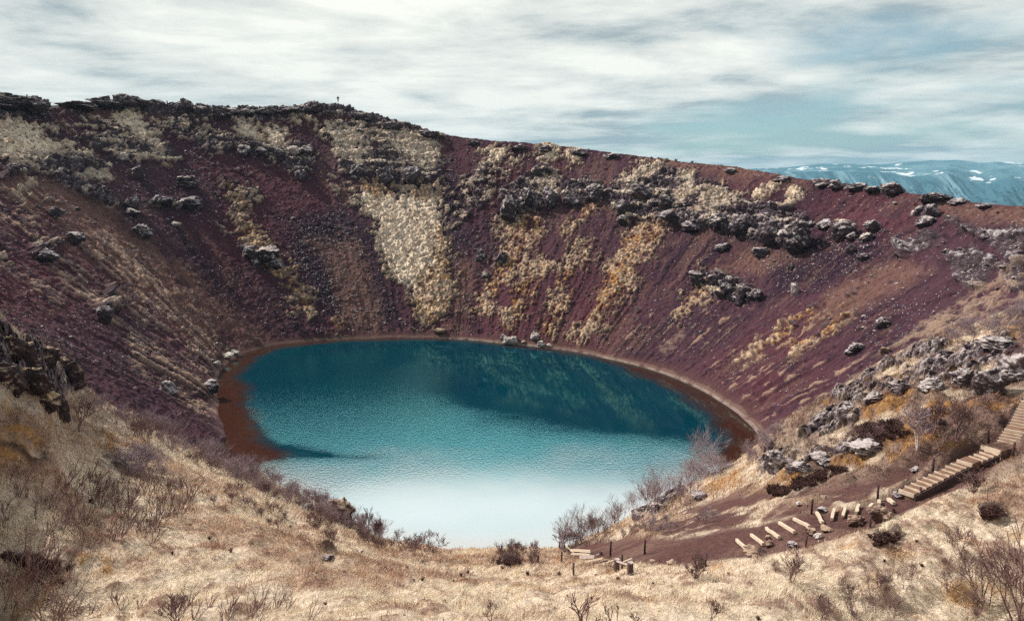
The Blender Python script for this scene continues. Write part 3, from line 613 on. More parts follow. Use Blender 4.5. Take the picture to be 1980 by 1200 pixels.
sl = bpy.data.lights.new('sun', 'SUN'); sl.energy = 5.0; sl.angle = R(.6); sl.color = (1.0, .93, .83)
so = bpy.data.objects.new('sun', sl); COL.objects.link(so)
tosun = Vector((math.sin(SUN_AZ) * math.cos(SUN_EL), math.cos(SUN_AZ) * math.cos(SUN_EL), math.sin(SUN_EL)))
so.rotation_euler = tosun.to_track_quat('Z', 'Y').to_euler()

# ---------------------------------------------------------------- camera
cam = bpy.data.cameras.new('camera'); cam.sensor_width = 36; cam.lens = 36 * F_PX / 1980; cam.clip_end = 60000; cam.clip_start = .1
co = bpy.data.objects.new('camera', cam); COL.objects.link(co); co.rotation_euler = (R(90) - PITCH, 0, 0); scene.camera = co
scene.view_settings.view_transform = 'Standard'; scene.view_settings.look = 'None'; scene.view_settings.exposure = .33; scene.view_settings.gamma = 1
scene.cycles.max_bounces = 5; scene.cycles.transparent_max_bounces = 6; scene.cycles.diffuse_bounces = 2; scene.cycles.glossy_bounces = 2; scene.cycles.volume_bounces = 0
scene.cycles.use_denoising = False
# ---------------------------------------------------------------- things: helpers
def raw_mesh(name, V, Fc, mat=None, smooth=False):
    me = bpy.data.meshes.new(name)
    V = np.asarray(V, np.float32); Fc = np.asarray(Fc, np.int32); k_ = Fc.shape[1]
    me.vertices.add(len(V)); me.vertices.foreach_set('co', V.ravel())
    me.loops.add(Fc.size); me.loops.foreach_set('vertex_index', Fc.ravel())
    me.polygons.add(len(Fc)); me.polygons.foreach_set('loop_start', np.arange(0, Fc.size, k_, dtype=np.int32))
    me.polygons.foreach_set('use_smooth', np.full(len(Fc), smooth)); me.update(calc_edges=True)
    if mat: me.materials.append(mat)
    return me
def link(name, me, label=None, cat=None, group=None, parent=None, kind=None, loc=None):
    o = bpy.data.objects.new(name, me); COL.objects.link(o)
    if label: o['label'] = label
    if cat: o['category'] = cat
    if group: o['group'] = group
    if kind: o['kind'] = kind
    if parent: o.parent = parent
    if loc is not None: o.location = loc
    return o

# ---------------------------------------------------------------- rocks
def rock_material(name, c1, c2, lich, lich_amt, moss=None):
    k = NT(name)
    tc = k.n('ShaderNodeTexCoord'); g = k.n('ShaderNodeNewGeometry')
    n1 = k.n('ShaderNodeTexNoise', i_Scale=1.6, i_Detail=9.0, i_Roughness=.7); k.l(g.outputs['Position'], n1.inputs['Vector'])
    n2 = k.n('ShaderNodeTexNoise', i_Scale=.9, i_Detail=10.0, i_Roughness=.75); k.l(g.outputs['Position'], n2.inputs['Vector'])
    a = k.n('ShaderNodeMix', data_type='RGBA'); a.inputs[6].default_value = (*c1, 1); a.inputs[7].default_value = (*c2, 1)
    r1 = k.n('ShaderNodeMapRange'); r1.inputs[1].default_value = .38; r1.inputs[2].default_value = .64; k.l(n1.outputs['Fac'], r1.inputs[0]); k.l(r1.outputs[0], a.inputs[0])
    sp = k.n('ShaderNodeSeparateXYZ'); k.l(g.outputs['Normal'], sp.inputs[0])
    up = k.n('ShaderNodeMath', operation='MULTIPLY_ADD'); k.l(sp.outputs[2], up.inputs[0]); up.inputs[1].default_value = .16; k.l(n2.outputs['Fac'], up.inputs[2])
    r2 = k.n('ShaderNodeMapRange'); r2.inputs[1].default_value = .60 - lich_amt * .12; r2.inputs[2].default_value = .70 - lich_amt * .12; k.l(up.outputs[0], r2.inputs[0])
    b2 = k.n('ShaderNodeMix', data_type='RGBA'); k.l(r2.outputs[0], b2.inputs[0]); k.l(a.outputs[2], b2.inputs[6]); b2.inputs[7].default_value = (*lich, 1)
    res = b2.outputs[2]
    if moss:
        r3 = k.n('ShaderNodeMapRange'); r3.inputs[1].default_value = .66; r3.inputs[2].default_value = .74; k.l(up.outputs[0], r3.inputs[0])
        b3 = k.n('ShaderNodeMix', data_type='RGBA'); k.l(r3.outputs[0], b3.inputs[0]); k.l(res, b3.inputs[6]); b3.inputs[7].default_value = (*moss, 1); res = b3.outputs[2]
    b = k.n('ShaderNodeBsdfPrincipled', i_Roughness=.9); b.inputs['Specular IOR Level'].default_value = .2; k.l(res, b.inputs['Base Color'])
    n3 = k.n('ShaderNodeTexNoise', i_Scale=4.0, i_Detail=9.0, i_Roughness=.7); k.l(g.outputs['Position'], n3.inputs['Vector'])
    bp = k.n('ShaderNodeBump', i_Strength=.8, i_Distance=.12); k.l(n3.outputs['Fac'], bp.inputs['Height']); k.l(bp.outputs[0], b.inputs['Normal'])
    o = k.n('ShaderNodeOutputMaterial'); k.l(b.outputs[0], o.inputs[0]); return k.m
LAVA = rock_material('lava_rock', (.036, .026, .034), (.095, .066, .074), (.42, .37, .38), .30)
LAVA_MOSSY = rock_material('mossy_lava_rock', (.025, .017, .025), (.075, .050, .058), (.46, .41, .40), .5, (.62, .50, .38))
LAVA_PALE = rock_material('crusted_lava_rock', (.045, .033, .040), (.12, .09, .095), (.42, .37, .37), .65)
LAVA_DARK = rock_material('dark_mossy_lava', (.022, .014, .018), (.062, .040, .042), (.30, .22, .16), .15, (.46, .33, .18))
PALE_ROCK = rock_material('pale_rock', (.20, .15, .155), (.38, .31, .30), (.60, .54, .50), .5)
BROWN_ROCK = rock_material('brown_rock', (.060, .034, .032), (.16, .095, .075), (.40, .29, .22), .45)
_bm = bmesh.new(); bmesh.ops.create_icosphere(_bm, subdivisions=5, radius=1.0); ICO5 = (np.array([v.co[:] for v in _bm.verts]), np.array([[v.index for v in f.verts] for f in _bm.faces])); _bm.free()
_bm = bmesh.new(); bmesh.ops.create_icosphere(_bm, subdivisions=3, radius=1.0); ICO3 = (np.array([v.co[:] for v in _bm.verts]), np.array([[v.index for v in f.verts] for f in _bm.faces])); _bm.free()
def rock_shape(seed, hi=False, facets=14, rough=.16, layers=0.0):
    """a broken lump of lava: planes cut it into facets, noise pits it"""
    g = np.random.default_rng(seed); V, Fc = ICO5 if hi else ICO3
    n = g.normal(size=(facets, 3)); n /= np.linalg.norm(n, axis=1)[:, None]; hgt = g.uniform(.62, 1.0, facets)
    dt = V @ n.T
    s = np.where(dt > .05, hgt[None] / np.maximum(dt, .05), 9).min(1); s = np.minimum(s, 1.15)
    W = V * s[:, None]
    o = seed * 3.7
    nn = fbm(W[:, 0] + o, W[:, 1], W[:, 2], .7, 4 if hi else 3, .6); d1, d2, _i = worley(W[:, 0] + o, W[:, 1], W[:, 2] * 1.4, .55)
    e1, e2, _j = worley(W[:, 0] + o + 9, W[:, 1], W[:, 2] * 1.6, .24)
    W = W * (1 + rough * .7 * nn + rough * 1.5 * (_i - .5) * sstep(0, .10, d2 - d1) + rough * .55 * (_j - .5) * sstep(0, .12, e2 - e1) - rough * .35 * (1 - sstep(0, .10, d2 - d1)))[:, None]
    if layers:
        q = W[:, 2] * 4 + .8 * nn; q = q - np.floor(q); W[:, :2] *= (1 + layers * (sstep(.1, .5, q) - .5))[:, None]
    return W, Fc
ROCK_N = 0
def boulder(px, py, w, h, label, cat='boulder', name='boulder', mat=LAVA, far=True, hi=False, seed=None, group=None, depth=.9, sink=.25, rot=None, layers=0.0, rough=.16, facets=14, yaw=None):
    """px, py: middle of the foot as the photograph shows it; w, h in photo pixels"""
    global ROCK_N; ROCK_N += 1
    seed = seed if seed is not None else ROCK_N
    p = hit_far(px, py) if far else hit(px, py)
    sc = p.length / F_PX; W_, H_ = w * sc, h * sc
    V, Fc = rock_shape(seed, hi, facets, rough, layers)
    V = V.copy(); V -= (V.max(0) + V.min(0)) / 2; V /= (V.max(0) - V.min(0))
    V *= np.array([W_, W_ * depth, H_ * (1 + sink)])
    V[:, 2] += H_ * (.5 - sink * .5)
    o = link(name, raw_mesh(name, V, Fc, mat, hi), label, cat, group, loc=p)
    o.rotation_euler = (0, 0, math.atan2(-p.x, p.y) if yaw is None else yaw)
    if rot: o.rotation_euler = (rot[0], rot[1], o.rotation_euler[2])
    return o
# along the sky line
crag = 'lava crags along the crater rim'
for px, py, w, h, m, lab in [
    (20,206,66,20,LAVA_MOSSY,'broad dark crag at the far left end of the rim'), (66,210,40,22,LAVA,'dark crag that ends the left rim cliff above the brown notch'),
    (150,206,60,12,LAVA,'low dark crag right of the brown notch in the left rim'), (205,200,56,15,LAVA_MOSSY,'long low crag beside the topmost peak of the left rim'), (248,199,46,18,LAVA,'highest dark crag, the peak of the left rim'),
    (275,203,34,13,LAVA,'dark crag just right of the rim peak'), (308,203,22,11,LAVA,'small square crag between the rim peak and the next block'), (359,211,30,20,LAVA,'tall dark block on the rim, left of the saddle'),
    (385,214,24,14,LAVA,'smaller block against the tall dark rim block'), (422,219,26,16,LAVA,'upright crag at the lowest point of the left rim saddle'), (446,221,30,14,LAVA,'wide crag right of the rim saddle'),
    (478,219,34,13,LAVA_MOSSY,'flat topped crag between saddle and hiker'), (515,217,40,14,LAVA,'long crag under the skyline left of the hiker'), (560,214,44,14,LAVA,'layered crag left of the flat slab near the hiker'), (607,210,40,16,LAVA,'flat slab crag just left of the hiker'),
    (700,225,36,12,LAVA,'first crag on the rim right of the hiker'), (760,244,40,12,LAVA,'crag where the rim falls away right of the hiker'), (830,260,40,10,LAVA,'low crag at the foot of the sloping rim'),
    (915,275,22,8,LAVA,'small crag on the middle rim above the red slope'), (1005,285,40,9,LAVA,'low dark crag on the middle rim above the pale moss'), (1055,287,30,9,LAVA,'dark crag on the rim beside two pale moss patches'), (1118,294,34,9,LAVA,'dark crag on the rim left of the smooth brown shoulder'), (1180,300,30,8,LAVA_MOSSY,'last crag before the smooth brown shoulder'),
    (1410,327,24,6,LAVA,'small dark crag on the brown shoulder below the first mountains'), (1512,345,34,8,LAVA,'flat crag at the left end of the rock row below the mountains'), (1590,354,44,11,LAVA,'long dark crag in the rock row below the mountains'), (1618,357,30,12,LAVA,'knobbed crag in the rock row below the mountains'),
    (1655,362,40,10,LAVA,'crag in the middle of the rock row below the mountains'), (1690,367,34,9,LAVA,'low crag before the tallest rock of the row'), (1726,373,40,18,LAVA,'tallest dark rock of the row below the mountains'), (1808,384,50,12,LAVA,'dark crag on the right rim after the gap in the row'), (1852,389,34,8,LAVA,'low dark crag on the right rim near the blue cliffs'), (1905,395,28,6,LAVA,'thin dark crag near the right end of the skyline')]:
    boulder(px, py + 4, w, h * (1.0 if px < 760 else 1.2), lab, 'rock', 'rim_crag', m, hi=w > 30, group=crag, depth=.8, layers=.07, rough=.26)
for px, py, w, h, m, lab in [
    (1802,416,22,20,LAVA,'dark cube shaped boulder below the right rim'), (1775,414,17,15,LAVA,'smaller dark boulder left of the cube shaped one'), (1790,434,32,16,LAVA,'flat dark boulder under the cube shaped one'), (1766,414,10,8,PALE_ROCK,'pale stone beside the two dark boulders under the right rim'),
    (1683,449,28,22,LAVA,'round black boulder on the red right slope'), (1676,462,24,13,LAVA_MOSSY,'pale topped rock under the round black boulder'), (1629,458,42,30,LAVA,'knobbly black boulder left of the round black one'), (1645,462,18,14,LAVA,'small rock against the knobbly black boulder'), (1568,437,14,12,LAVA,'little dark rock right of the big ledge cliff'), (1595,440,30,16,LAVA,'lichened low rock between ledge cliff and knobbly boulder'),
    (1532,480,56,52,LAVA_MOSSY,'biggest cliff block, at the right end of the ledge'), (1483,466,46,46,LAVA,'second cliff block left of the biggest one on the ledge'), (1428,448,44,34,LAVA,'dark cliff block in the right ledge above an ochre patch'), (1385,440,44,26,LAVA_MOSSY,'moss capped cliff block in the right ledge'), (1467,494,30,16,LAVA,'tilted rock fallen just below the right ledge'), (1395,482,30,14,LAVA,'flat dark rock on the red slope under the ledge'),
    (985,418,38,46,LAVA_MOSSY,'tall cliff block at the left end of the middle crags'), (1022,396,34,32,LAVA_MOSSY,'moss topped block second in the middle crags'), (1036,398,20,24,LAVA,'narrow dark block between the middle crags'), (1064,398,34,36,LAVA,'dark block right of the narrow one in the middle crags'), (1105,398,34,28,LAVA,'jagged block at the right of the middle crags'), (1150,384,38,30,LAVA_MOSSY,'round topped crag standing between the two ledges'), (1205,412,30,26,LAVA,'dark block at the left end of the right ledge'), (1240,378,42,24,LAVA,'overhanging block below the upper moss patch of the ledge'), (1285,398,30,22,LAVA,'block at the middle of the upper ledge'), (1205,434,26,20,LAVA_MOSSY,'pale block hanging below the left end of the right ledge'), (1340,440,44,22,LAVA,'long dark block low in the right ledge'), (1290,424,34,20,LAVA,'dark block low in the right ledge above the ochre streak'),
    (1345,546,30,22,LAVA,'black rock above the ochre patch on the right slope'), (1375,548,24,18,LAVA,'rough rock beside the ochre patch on the right slope'), (1402,566,28,28,LAVA,'upright rock left in the cluster below the ledge'), (1430,580,36,30,LAVA,'dark rock in the middle of the cluster below the ledge'), (1458,574,28,18,LAVA,'low rock right in the cluster below the ledge'), (1412,540,14,10,PALE_ROCK,'whitish stone on top of the cluster below the ledge'),
    (1536,567,15,22,PALE_ROCK,'pale upright stone alone on the right slope'), (1529,520,14,12,LAVA,'small grey rock alone on the right slope'), (1706,628,24,18,LAVA,'dark block alone low on the right slope'), (1655,676,28,13,LAVA,'wedge shaped rock low on the right slope'), (1640,684,16,9,LAVA,'flat stone by the wedge shaped rock'), (1710,682,16,12,BROWN_ROCK,'brown stone just above the lichen crusted outcrop'), (1645,488,20,16,LAVA,'dark rock on the red slope under the knobbly boulder'), (1668,500,22,12,LAVA,'second dark rock on the red slope under the knobbly boulder'),
    (481,498,24,22,LAVA,'dark boulder left in the mossy cluster of the left wall'), (516,506,42,30,LAVA_MOSSY,'big moss topped boulder of the left wall cluster'), (494,515,16,14,LAVA,'small boulder below the left wall cluster'), (535,515,26,16,LAVA,'flat boulder at the lower right of the left wall cluster'),
    (968,508,26,24,LAVA,'round dark boulder at the edge of the ochre streak'), (930,496,18,18,LAVA_MOSSY,'moss capped boulder left of the round dark one'), (925,502,14,10,LAVA,'flat stone under the moss capped boulder'), (937,536,18,16,LAVA_MOSSY,'boulder lower down beside the ochre streak'),
    (259,402,24,22,LAVA,'upright dark boulder on the left wall'), (257,414,26,12,LAVA_MOSSY,'pale topped slab under the upright left wall boulder'), (280,456,34,22,LAVA,'hooked black boulder on the red left slope'), (268,447,22,10,LAVA,'flat stone leaning on the hooked black boulder'), (341,436,18,9,PALE_ROCK,'pale slab alone on the red left slope'), (269,341,20,20,LAVA,'bulging dark rock under the left ledge'), (362,360,34,20,LAVA_MOSSY,'round mossy rock under the left rim slope'), (318,398,38,17,LAVA,'long dark rock on the left wall, left of the lichened one'), (366,402,40,20,LAVA,'lichened rock beside the long dark one on the left wall'), (242,307,16,12,PALE_ROCK,'pale stone at the left ledge'), (110,418,26,16,LAVA,'dark broken rock on the shrubby left slope'), (150,468,26,18,LAVA,'black rock above the shrubby streaks of the left slope'), (92,500,34,20,LAVA,'black cliff rock low on the left slope'), (205,620,26,28,LAVA,'dark cleft rock on the left slope above the shrubs'),
    (473,300,22,20,LAVA_MOSSY,'first whitish crag in the band under the left rim'), (505,300,22,16,LAVA_MOSSY,'second whitish crag in the band under the left rim'), (546,305,26,20,LAVA_MOSSY,'third whitish crag in the band under the left rim'), (570,296,18,15,PALE_ROCK,'bright crag in the band under the left rim'), (594,298,22,16,LAVA_MOSSY,'last whitish crag in the band under the left rim'), (582,345,22,18,LAVA,'egg shaped rock under the whitish crags'), (745,352,34,30,LAVA,'dark cone of rock above the pale moss field'), (800,352,34,30,LAVA,'dark crag above the right part of the pale moss field'), (690,342,30,26,LAVA,'dark crag above the left corner of the pale moss field'),
    (985,666,30,17,PALE_ROCK,'pale tilted slab at the water on the far shore'), (974,656,18,12,LAVA,'dark stone behind the pale slab on the far shore'), (1035,655,18,15,PALE_ROCK,'whitish block up the bank of the far shore'), (1046,667,16,11,PALE_ROCK,'pale stone at the waterline below the whitish block'), (1061,668,10,6,PALE_ROCK,'smallest pale stone at the far waterline'), (1012,662,10,7,BROWN_ROCK,'brown stone between the pale slab and the whitish block'), (850,641,24,9,BROWN_ROCK,'brown hump on the beach below the pale moss field'), (353,832,36,26,LAVA,'dark boulder low on the left slope above the water'), (420,858,30,20,LAVA,'dark rock at the left water edge'), (446,880,34,22,LAVA,'lowest dark rock at the left water edge'), (440,690,22,9,PALE_ROCK,'pale slab at the upper left water edge'), (420,705,16,8,PALE_ROCK,'pale slab left of the one at the water edge'),(455,683,18,8,PALE_ROCK,'pale slab furthest along the upper left shore')]:
    boulder(px, py, w, h, lab, 'rock' if h < 13 else 'boulder', 'boulder' if h >= 13 else 'stone', m, hi=w >= 24, rough=.2, facets=16, layers=.0)
# near rocks
for px, py, w, h, m, lab, kw in [
    (652,1008,64,40,BROWN_ROCK,'brown layered crag jutting over the lake on the left bank', dict(layers=.3, sink=.8, rot=(0, .25), rough=.22)), (668,1012,26,22,LAVA,'dark lump at the right foot of the layered lake crag', dict(sink=.6)), (596,985,22,14,LAVA,'small dark crag left of the layered lake crag', dict(sink=.6)),
    (1461,1074,44,15,BROWN_ROCK,'flat dark boulder at the end of the lowest timber step', {}), (1488,1056,18,11,BROWN_ROCK,'dark stone at the end of the second timber step', {}), (1485,1043,10,8,BROWN_ROCK,'round stone lying under the third timber step', {}), (1567,1034,20,13,BROWN_ROCK,'tan stone at the end of the longest timber step', {}), (1581,1041,15,10,PALE_ROCK,'pale stone by the bent line of timber steps', {}), (1600,1026,24,9,BROWN_ROCK,'long brown stone under the turn of the timber steps', {}), (1656,1014,30,17,BROWN_ROCK,'slanting boulder below the middle timber steps', dict(rot=(0, -.3))), (1702,1006,40,25,BROWN_ROCK,'biggest boulder beside the path, below the shortest step', dict(rot=(0, -.25))), (1738,961,20,11,LAVA,'dark boulder left of the lowest stair', {}), (1545,975,12,6,PALE_ROCK,'white stone on the bank above the path', {}), (1595,964,5,7,PALE_ROCK,'tiny upright white stone on the bank', {}), (1590,988,18,8,LAVA,'grey stone on the grassy bank above the path', {}), (1531,1057,18,10,LAVA,'dark stone at the foot of the fourth timber step', {}), (1298,1089,18,8,BROWN_ROCK,'stone on the soil right of the bench', {}), (1262,1086,10,5,BROWN_ROCK,'little stone between bench and upright board', {}), (1770,912,18,10,LAVA,'dark split stone above the stair path', {}), (1820,820,14,8,LAVA,'dark stone in the heath below the outcrop', {}), (635,1081,20,8,LAVA,'dark stone in the pale grass near the lake crag', {}), (697,1069,12,7,LAVA,'small dark stone in the pale grass by the bank', {}),
    (1910,760,48,44,LAVA_PALE,'dark cleft block at the middle of the right outcrop', dict(layers=.05, rough=.3, sink=.5)), (1965,735,56,46,LAVA_PALE,'large lichened block at the right end of the right outcrop', dict(layers=.05, rough=.3, sink=.55)), (1860,742,42,26,LAVA_PALE,'lichen crusted block in the right outcrop', dict(layers=.05, rough=.3, sink=.55)), (1800,752,40,22,LAVA_PALE,'rugged block left of the lichen crusted one', dict(layers=.05, rough=.3, sink=.7)), (1740,762,40,22,LAVA_PALE,'low grey block of the right outcrop', dict(layers=.05, rough=.3, sink=.55)), (1690,775,34,20,LAVA_PALE,'grey block further left in the right outcrop', dict(layers=.05, rough=.3, sink=.55)), (1640,795,32,18,LAVA_PALE,'lowest grey block of the right outcrop', dict(layers=.05, rough=.3, sink=.55)), (1925,672,60,18,LAVA_PALE,'flat ledge rock on top of the right outcrop', dict(layers=.05, rough=.3, sink=.55)),
    (1499,905,40,34,LAVA_PALE,'steep grey crag at the left end of the lower outcrop', dict(sink=.4)), (1545,912,46,22,LAVA_PALE,'bright crusted crag next in the lower outcrop', dict(sink=.4)), (1590,895,40,20,LAVA_PALE,'dark rock in the middle of the lower outcrop', dict(sink=.4)), (1672,872,58,20,LAVA_PALE,'overhanging slab at the right of the lower outcrop', dict(layers=.08, rough=.28, sink=.3)), (1352,962,30,14,LAVA,'rock on the bank crest above the lake', dict(sink=.4)), (1235,1003,26,16,LAVA_MOSSY,'lichened rock low on the bank crest by the lake', dict(sink=.4)), (1270,985,26,16,LAVA_MOSSY,'lichened rock higher on the bank crest by the lake', dict(sink=.4)),
    (22,690,50,34,LAVA_DARK,'black crag at the left edge of the picture', dict(sink=.5)), (50,705,40,36,LAVA_DARK,'rugged crag at the middle of the left outcrop', dict(sink=.5)), (90,700,42,26,LAVA_DARK,'mossy crag behind the left outcrop', dict(sink=.5)), (135,735,44,40,LAVA_DARK,'crag with golden moss at the right of the left outcrop', dict(sink=.5)), (60,752,56,36,LAVA_DARK,'dark overhang under the left outcrop', dict(sink=.4)), (92,790,40,36,LAVA_DARK,'lower dark crag below the left outcrop', dict(sink=.4)), (115,806,30,34,LAVA_DARK,'lowest black crag of the left outcrop', dict(sink=.4)), (20,750,50,40,LAVA_DARK,'dark base rock of the left outcrop', dict(sink=.4))]:
    boulder(px, py, w, h, lab, 'rock' if h < 13 else 'boulder', 'boulder' if h >= 13 else 'stone', m, far=False, hi=w >= 20, **{**dict(rough=.2, facets=16), **kw})
# many more of the same, copied
PROTO = []
for s in range(14):
    V, Fc = rock_shape(500 + s, True, 13, .2, 0); V = V - (V.max(0) + V.min(0)) / 2; V = V / (V.max(0) - V.min(0))
    PROTO.append([raw_mesh('loose_rock', V, Fc, m_, True) for m_ in (LAVA, LAVA_MOSSY)])
fi = FARI[(rk2 > .75) & (FPX[FARI] > 0) & (FPX[FARI] < 1985) & (FPY[FARI] < 640)]
pick = RNG.choice(fi, 170, replace=False)
for j in pick:
    me = PROTO[RNG.integers(14)][int(RNG.random() < .5)]
    p = Vector((XX[j], YY[j], ZZ[j])); s = float(RNG.uniform(5, 13)) * p.length / F_PX
    o = link('ledge_block', me, 'lichen spotted lava block breaking out of the rock ledges of the crater wall', 'rock', 'lava blocks in the ledges of the crater wall', loc=p)
    o.scale = (s, s * RNG.uniform(.7, 1.1), s * RNG.uniform(.4, .7)); o.rotation_euler = (RNG.uniform(-.3, .3), RNG.uniform(-.3, .3), RNG.uniform(0, 6.28))
fi = FARI[(rk2 < .2) & (pm < .2) & (om < .2) & (FPX[FARI] > 0) & (FPX[FARI] < 1985) & (seg[FARI] >= 7) & (seg[FARI] <= 8) & (beach < .2)]
wgt = .3 + 1.2 * dk[np.searchsorted(FARI, fi)] + (FPX[fi] < 430) * .8; pick = RNG.choice(fi, 250, replace=False, p=wgt / wgt.sum())
for j in pick:
    me = PROTO[RNG.integers(14)][int(RNG.random() < .35)]
    p = Vector((XX[j], YY[j], ZZ[j])); s = float(RNG.choice([4, 5, 6, 8, 11], p=[.3, .3, .2, .14, .06])) * p.length / F_PX
    o = link('loose_stone', me, 'small dark stone lying loose on the red scree of the crater wall', 'stone', 'loose stones on the red scree', loc=p)
    o.scale = (s, s * RNG.uniform(.7, 1.1), s * RNG.uniform(.5, .9)); o.rotation_euler = (RNG.uniform(-.3, .3), RNG.uniform(-.3, .3), RNG.uniform(0, 6.28))
# the scree nobody could count
def scatter_chips(name, idx, smin, smax, mat):
    g = RNG; n = len(idx); V, Fc = rock_shape(77, False, 9, .1)
    bmv = np.array([(1, 0, 0), (-.8, .6, 0), (-.6, -.8, .1), (.1, .1, .8), (.2, -.1, -.6)], np.float32); bf = np.array([(0, 1, 3), (1, 2, 3), (2, 0, 3), (1, 0, 4), (2, 1, 4), (0, 2, 4)])
    s = g.uniform(smin, smax, n) * np.sqrt(XX[idx] ** 2 + YY[idx] ** 2 + ZZ[idx] ** 2) / F_PX / 2
    a = g.uniform(0, 6.28, n); ca_, sa_ = np.cos(a), np.sin(a)
    J = bmv[None] * (1 + g.uniform(-.35, .35, (n, 5, 3)))
    Xr = (J[:, :, 0] * ca_[:, None] - J[:, :, 1] * sa_[:, None]) * s[:, None] + XX[idx][:, None]; Yr = (J[:, :, 0] * sa_[:, None] + J[:, :, 1] * ca_[:, None]) * s[:, None] + YY[idx][:, None]; Zr = J[:, :, 2] * s[:, None] * .8 + ZZ[idx][:, None]
    Vv = np.stack([Xr, Yr, Zr], 2).reshape(-1, 3); Ff = (bf[None] + 5 * np.arange(n)[:, None, None]).reshape(-1, 3)
    return link(name, raw_mesh(name, Vv, Ff, mat), kind='stuff')
ok_ = (beach < .3) & (FPX[FARI] > -60) & (FPX[FARI] < 2040) & (seg[FARI] >= 7) & (seg[FARI] <= 8)
wg = (.25 + dk + .5 * rk2 + .5 * (wAf > .1) + (FPX[FARI] < 430) * .5) * ok_
scatter_chips('dark_scree', FARI[RNG.choice(len(FARI), 12000, replace=False, p=wg / wg.sum())], 2.0, 5.0, LAVA)
wg = (.12 + .8 * dk + .8 * rk2 + .6 * (FPX[FARI] < 460) * (FPY[FARI] > 560)) * ok_
scatter_chips('pale_scree', FARI[RNG.choice(len(FARI), 4500, replace=False, p=wg / wg.sum())], 1.6, 3.6, PALE_ROCK)
# ---------------------------------------------------------------- timber, stairs, posts, bench, hiker
WOOD = simple_mat('pale_timber', (.44, .35, .27), (.64, .53, .42), 3.0, .85, .3, 30, (1, 12, 12))
WOOD_GREY = simple_mat('weathered_timber', (.30, .24, .23), (.50, .42, .40), 3.0, .9, .4, 30, (1, 12, 12))
WOOD_DARK = simple_mat('dark_timber', (.050, .030, .036), (.11, .07, .072), 3.0, .9, .4, 30, (8, 8, 1))
EARTH = simple_mat('trodden_soil', (.12, .062, .045), (.24, .14, .10), 2.0, 1.0, .6, 14)
STEEL = simple_mat('rusty_iron', (.025, .014, .018), (.06, .03, .03), 8.0, .7, .3, 30)
ROPE = simple_mat('pale_rope', (.42, .33, .26), (.60, .50, .40), 20.0, .95, .4, 60)
def box_mesh(name, L, W_, H_, mat, bev=.012, seed=0):
    """a sawn timber along X, its foot at z = 0, edges eased and a little crooked"""
    bm = bmesh.new(); bmesh.ops.create_cube(bm, size=1.0)
    bmesh.ops.scale(bm, vec=(L, W_, H_), verts=bm.verts); bmesh.ops.translate(bm, vec=(0, 0, H_ / 2), verts=bm.verts)
    ed = [e_ for e_ in bm.edges if abs((e_.verts[0].co - e_.verts[1].co).x) > L * .5]
    bmesh.ops.subdivide_edges(bm, edges=ed, cuts=3)
    g = random.Random(seed)
    for x_ in sorted({round(v_.co.x, 4) for v_ in bm.verts}):
        a_, b_ = g.uniform(-1, 1) * .012, g.uniform(-1, 1) * .010
        for v_ in bm.verts:
            if abs(v_.co.x - x_) < 1e-3: v_.co.y += a_; v_.co.z += b_
    bmesh.ops.bevel(bm, geom=[e_ for e_ in bm.edges if e_.calc_face_angle(0) > 1], offset=bev, segments=2, affect='EDGES')
    me = bpy.data.meshes.new(name); bm.to_mesh(me); bm.free(); me.materials.append(mat); return me
def tube_mesh(name, pts, rads, mat, sides=8):
    V, Fc = [], []
    pts = [Vector(p_) for p_ in pts]
    for q, p_ in enumerate(pts):
        dirv = (pts[min(q + 1, len(pts) - 1)] - pts[max(q - 1, 0)]).normalized()
        a_ = dirv.orthogonal().normalized(); b_ = dirv.cross(a_)
        for s_ in range(sides):
            an = 2 * math.pi * s_ / sides; V.append(p_ + (a_ * math.cos(an) + b_ * math.sin(an)) * rads[q])
    for q in range(len(pts) - 1):
        for s_ in range(sides):
            Fc.append((q * sides + s_, q * sides + (s_ + 1) % sides, (q + 1) * sides + (s_ + 1) % sides, (q + 1) * sides + s_))
    n_ = len(V); V.append(pts[0]); V.append(pts[-1])
    T_ = [(n_, (s_ + 1) % sides, s_) for s_ in range(sides)] + [(n_ + 1, (len(pts) - 1) * sides + s_, (len(pts) - 1) * sides + (s_ + 1) % sides) for s_ in range(sides)]
    me = bpy.data.meshes.new(name); me.from_pydata([v_[:] for v_ in V], [], Fc + T_); me.materials.append(mat)
    for p_ in me.polygons: p_.use_smooth = len(p_.vertices) == 4
    return me
def beam(pa_, pb_, wpx, hpx, label, cat, name, mat, group=None, lift=.0, seed=0, la=0., lb=0.):
    """a timber lying between two photo points on the near slope; la, lb lift its ends off the ground"""
    A, B = hit(*pa_), hit(*pb_); A.z += la; B.z += lb
    m_ = (A + B) / 2; d_ = B - A; sc = m_.length / F_PX
    me = box_mesh(name, d_.length, wpx * sc, hpx * sc, mat, min(.012, wpx * sc * .12), seed)
    o = link(name, me, label, cat, group, loc=m_ + Vector((0, 0, lift)))
    o.rotation_euler = (0, -math.atan2(d_.z, math.hypot(d_.x, d_.y)), math.atan2(d_.y, d_.x))
    return o
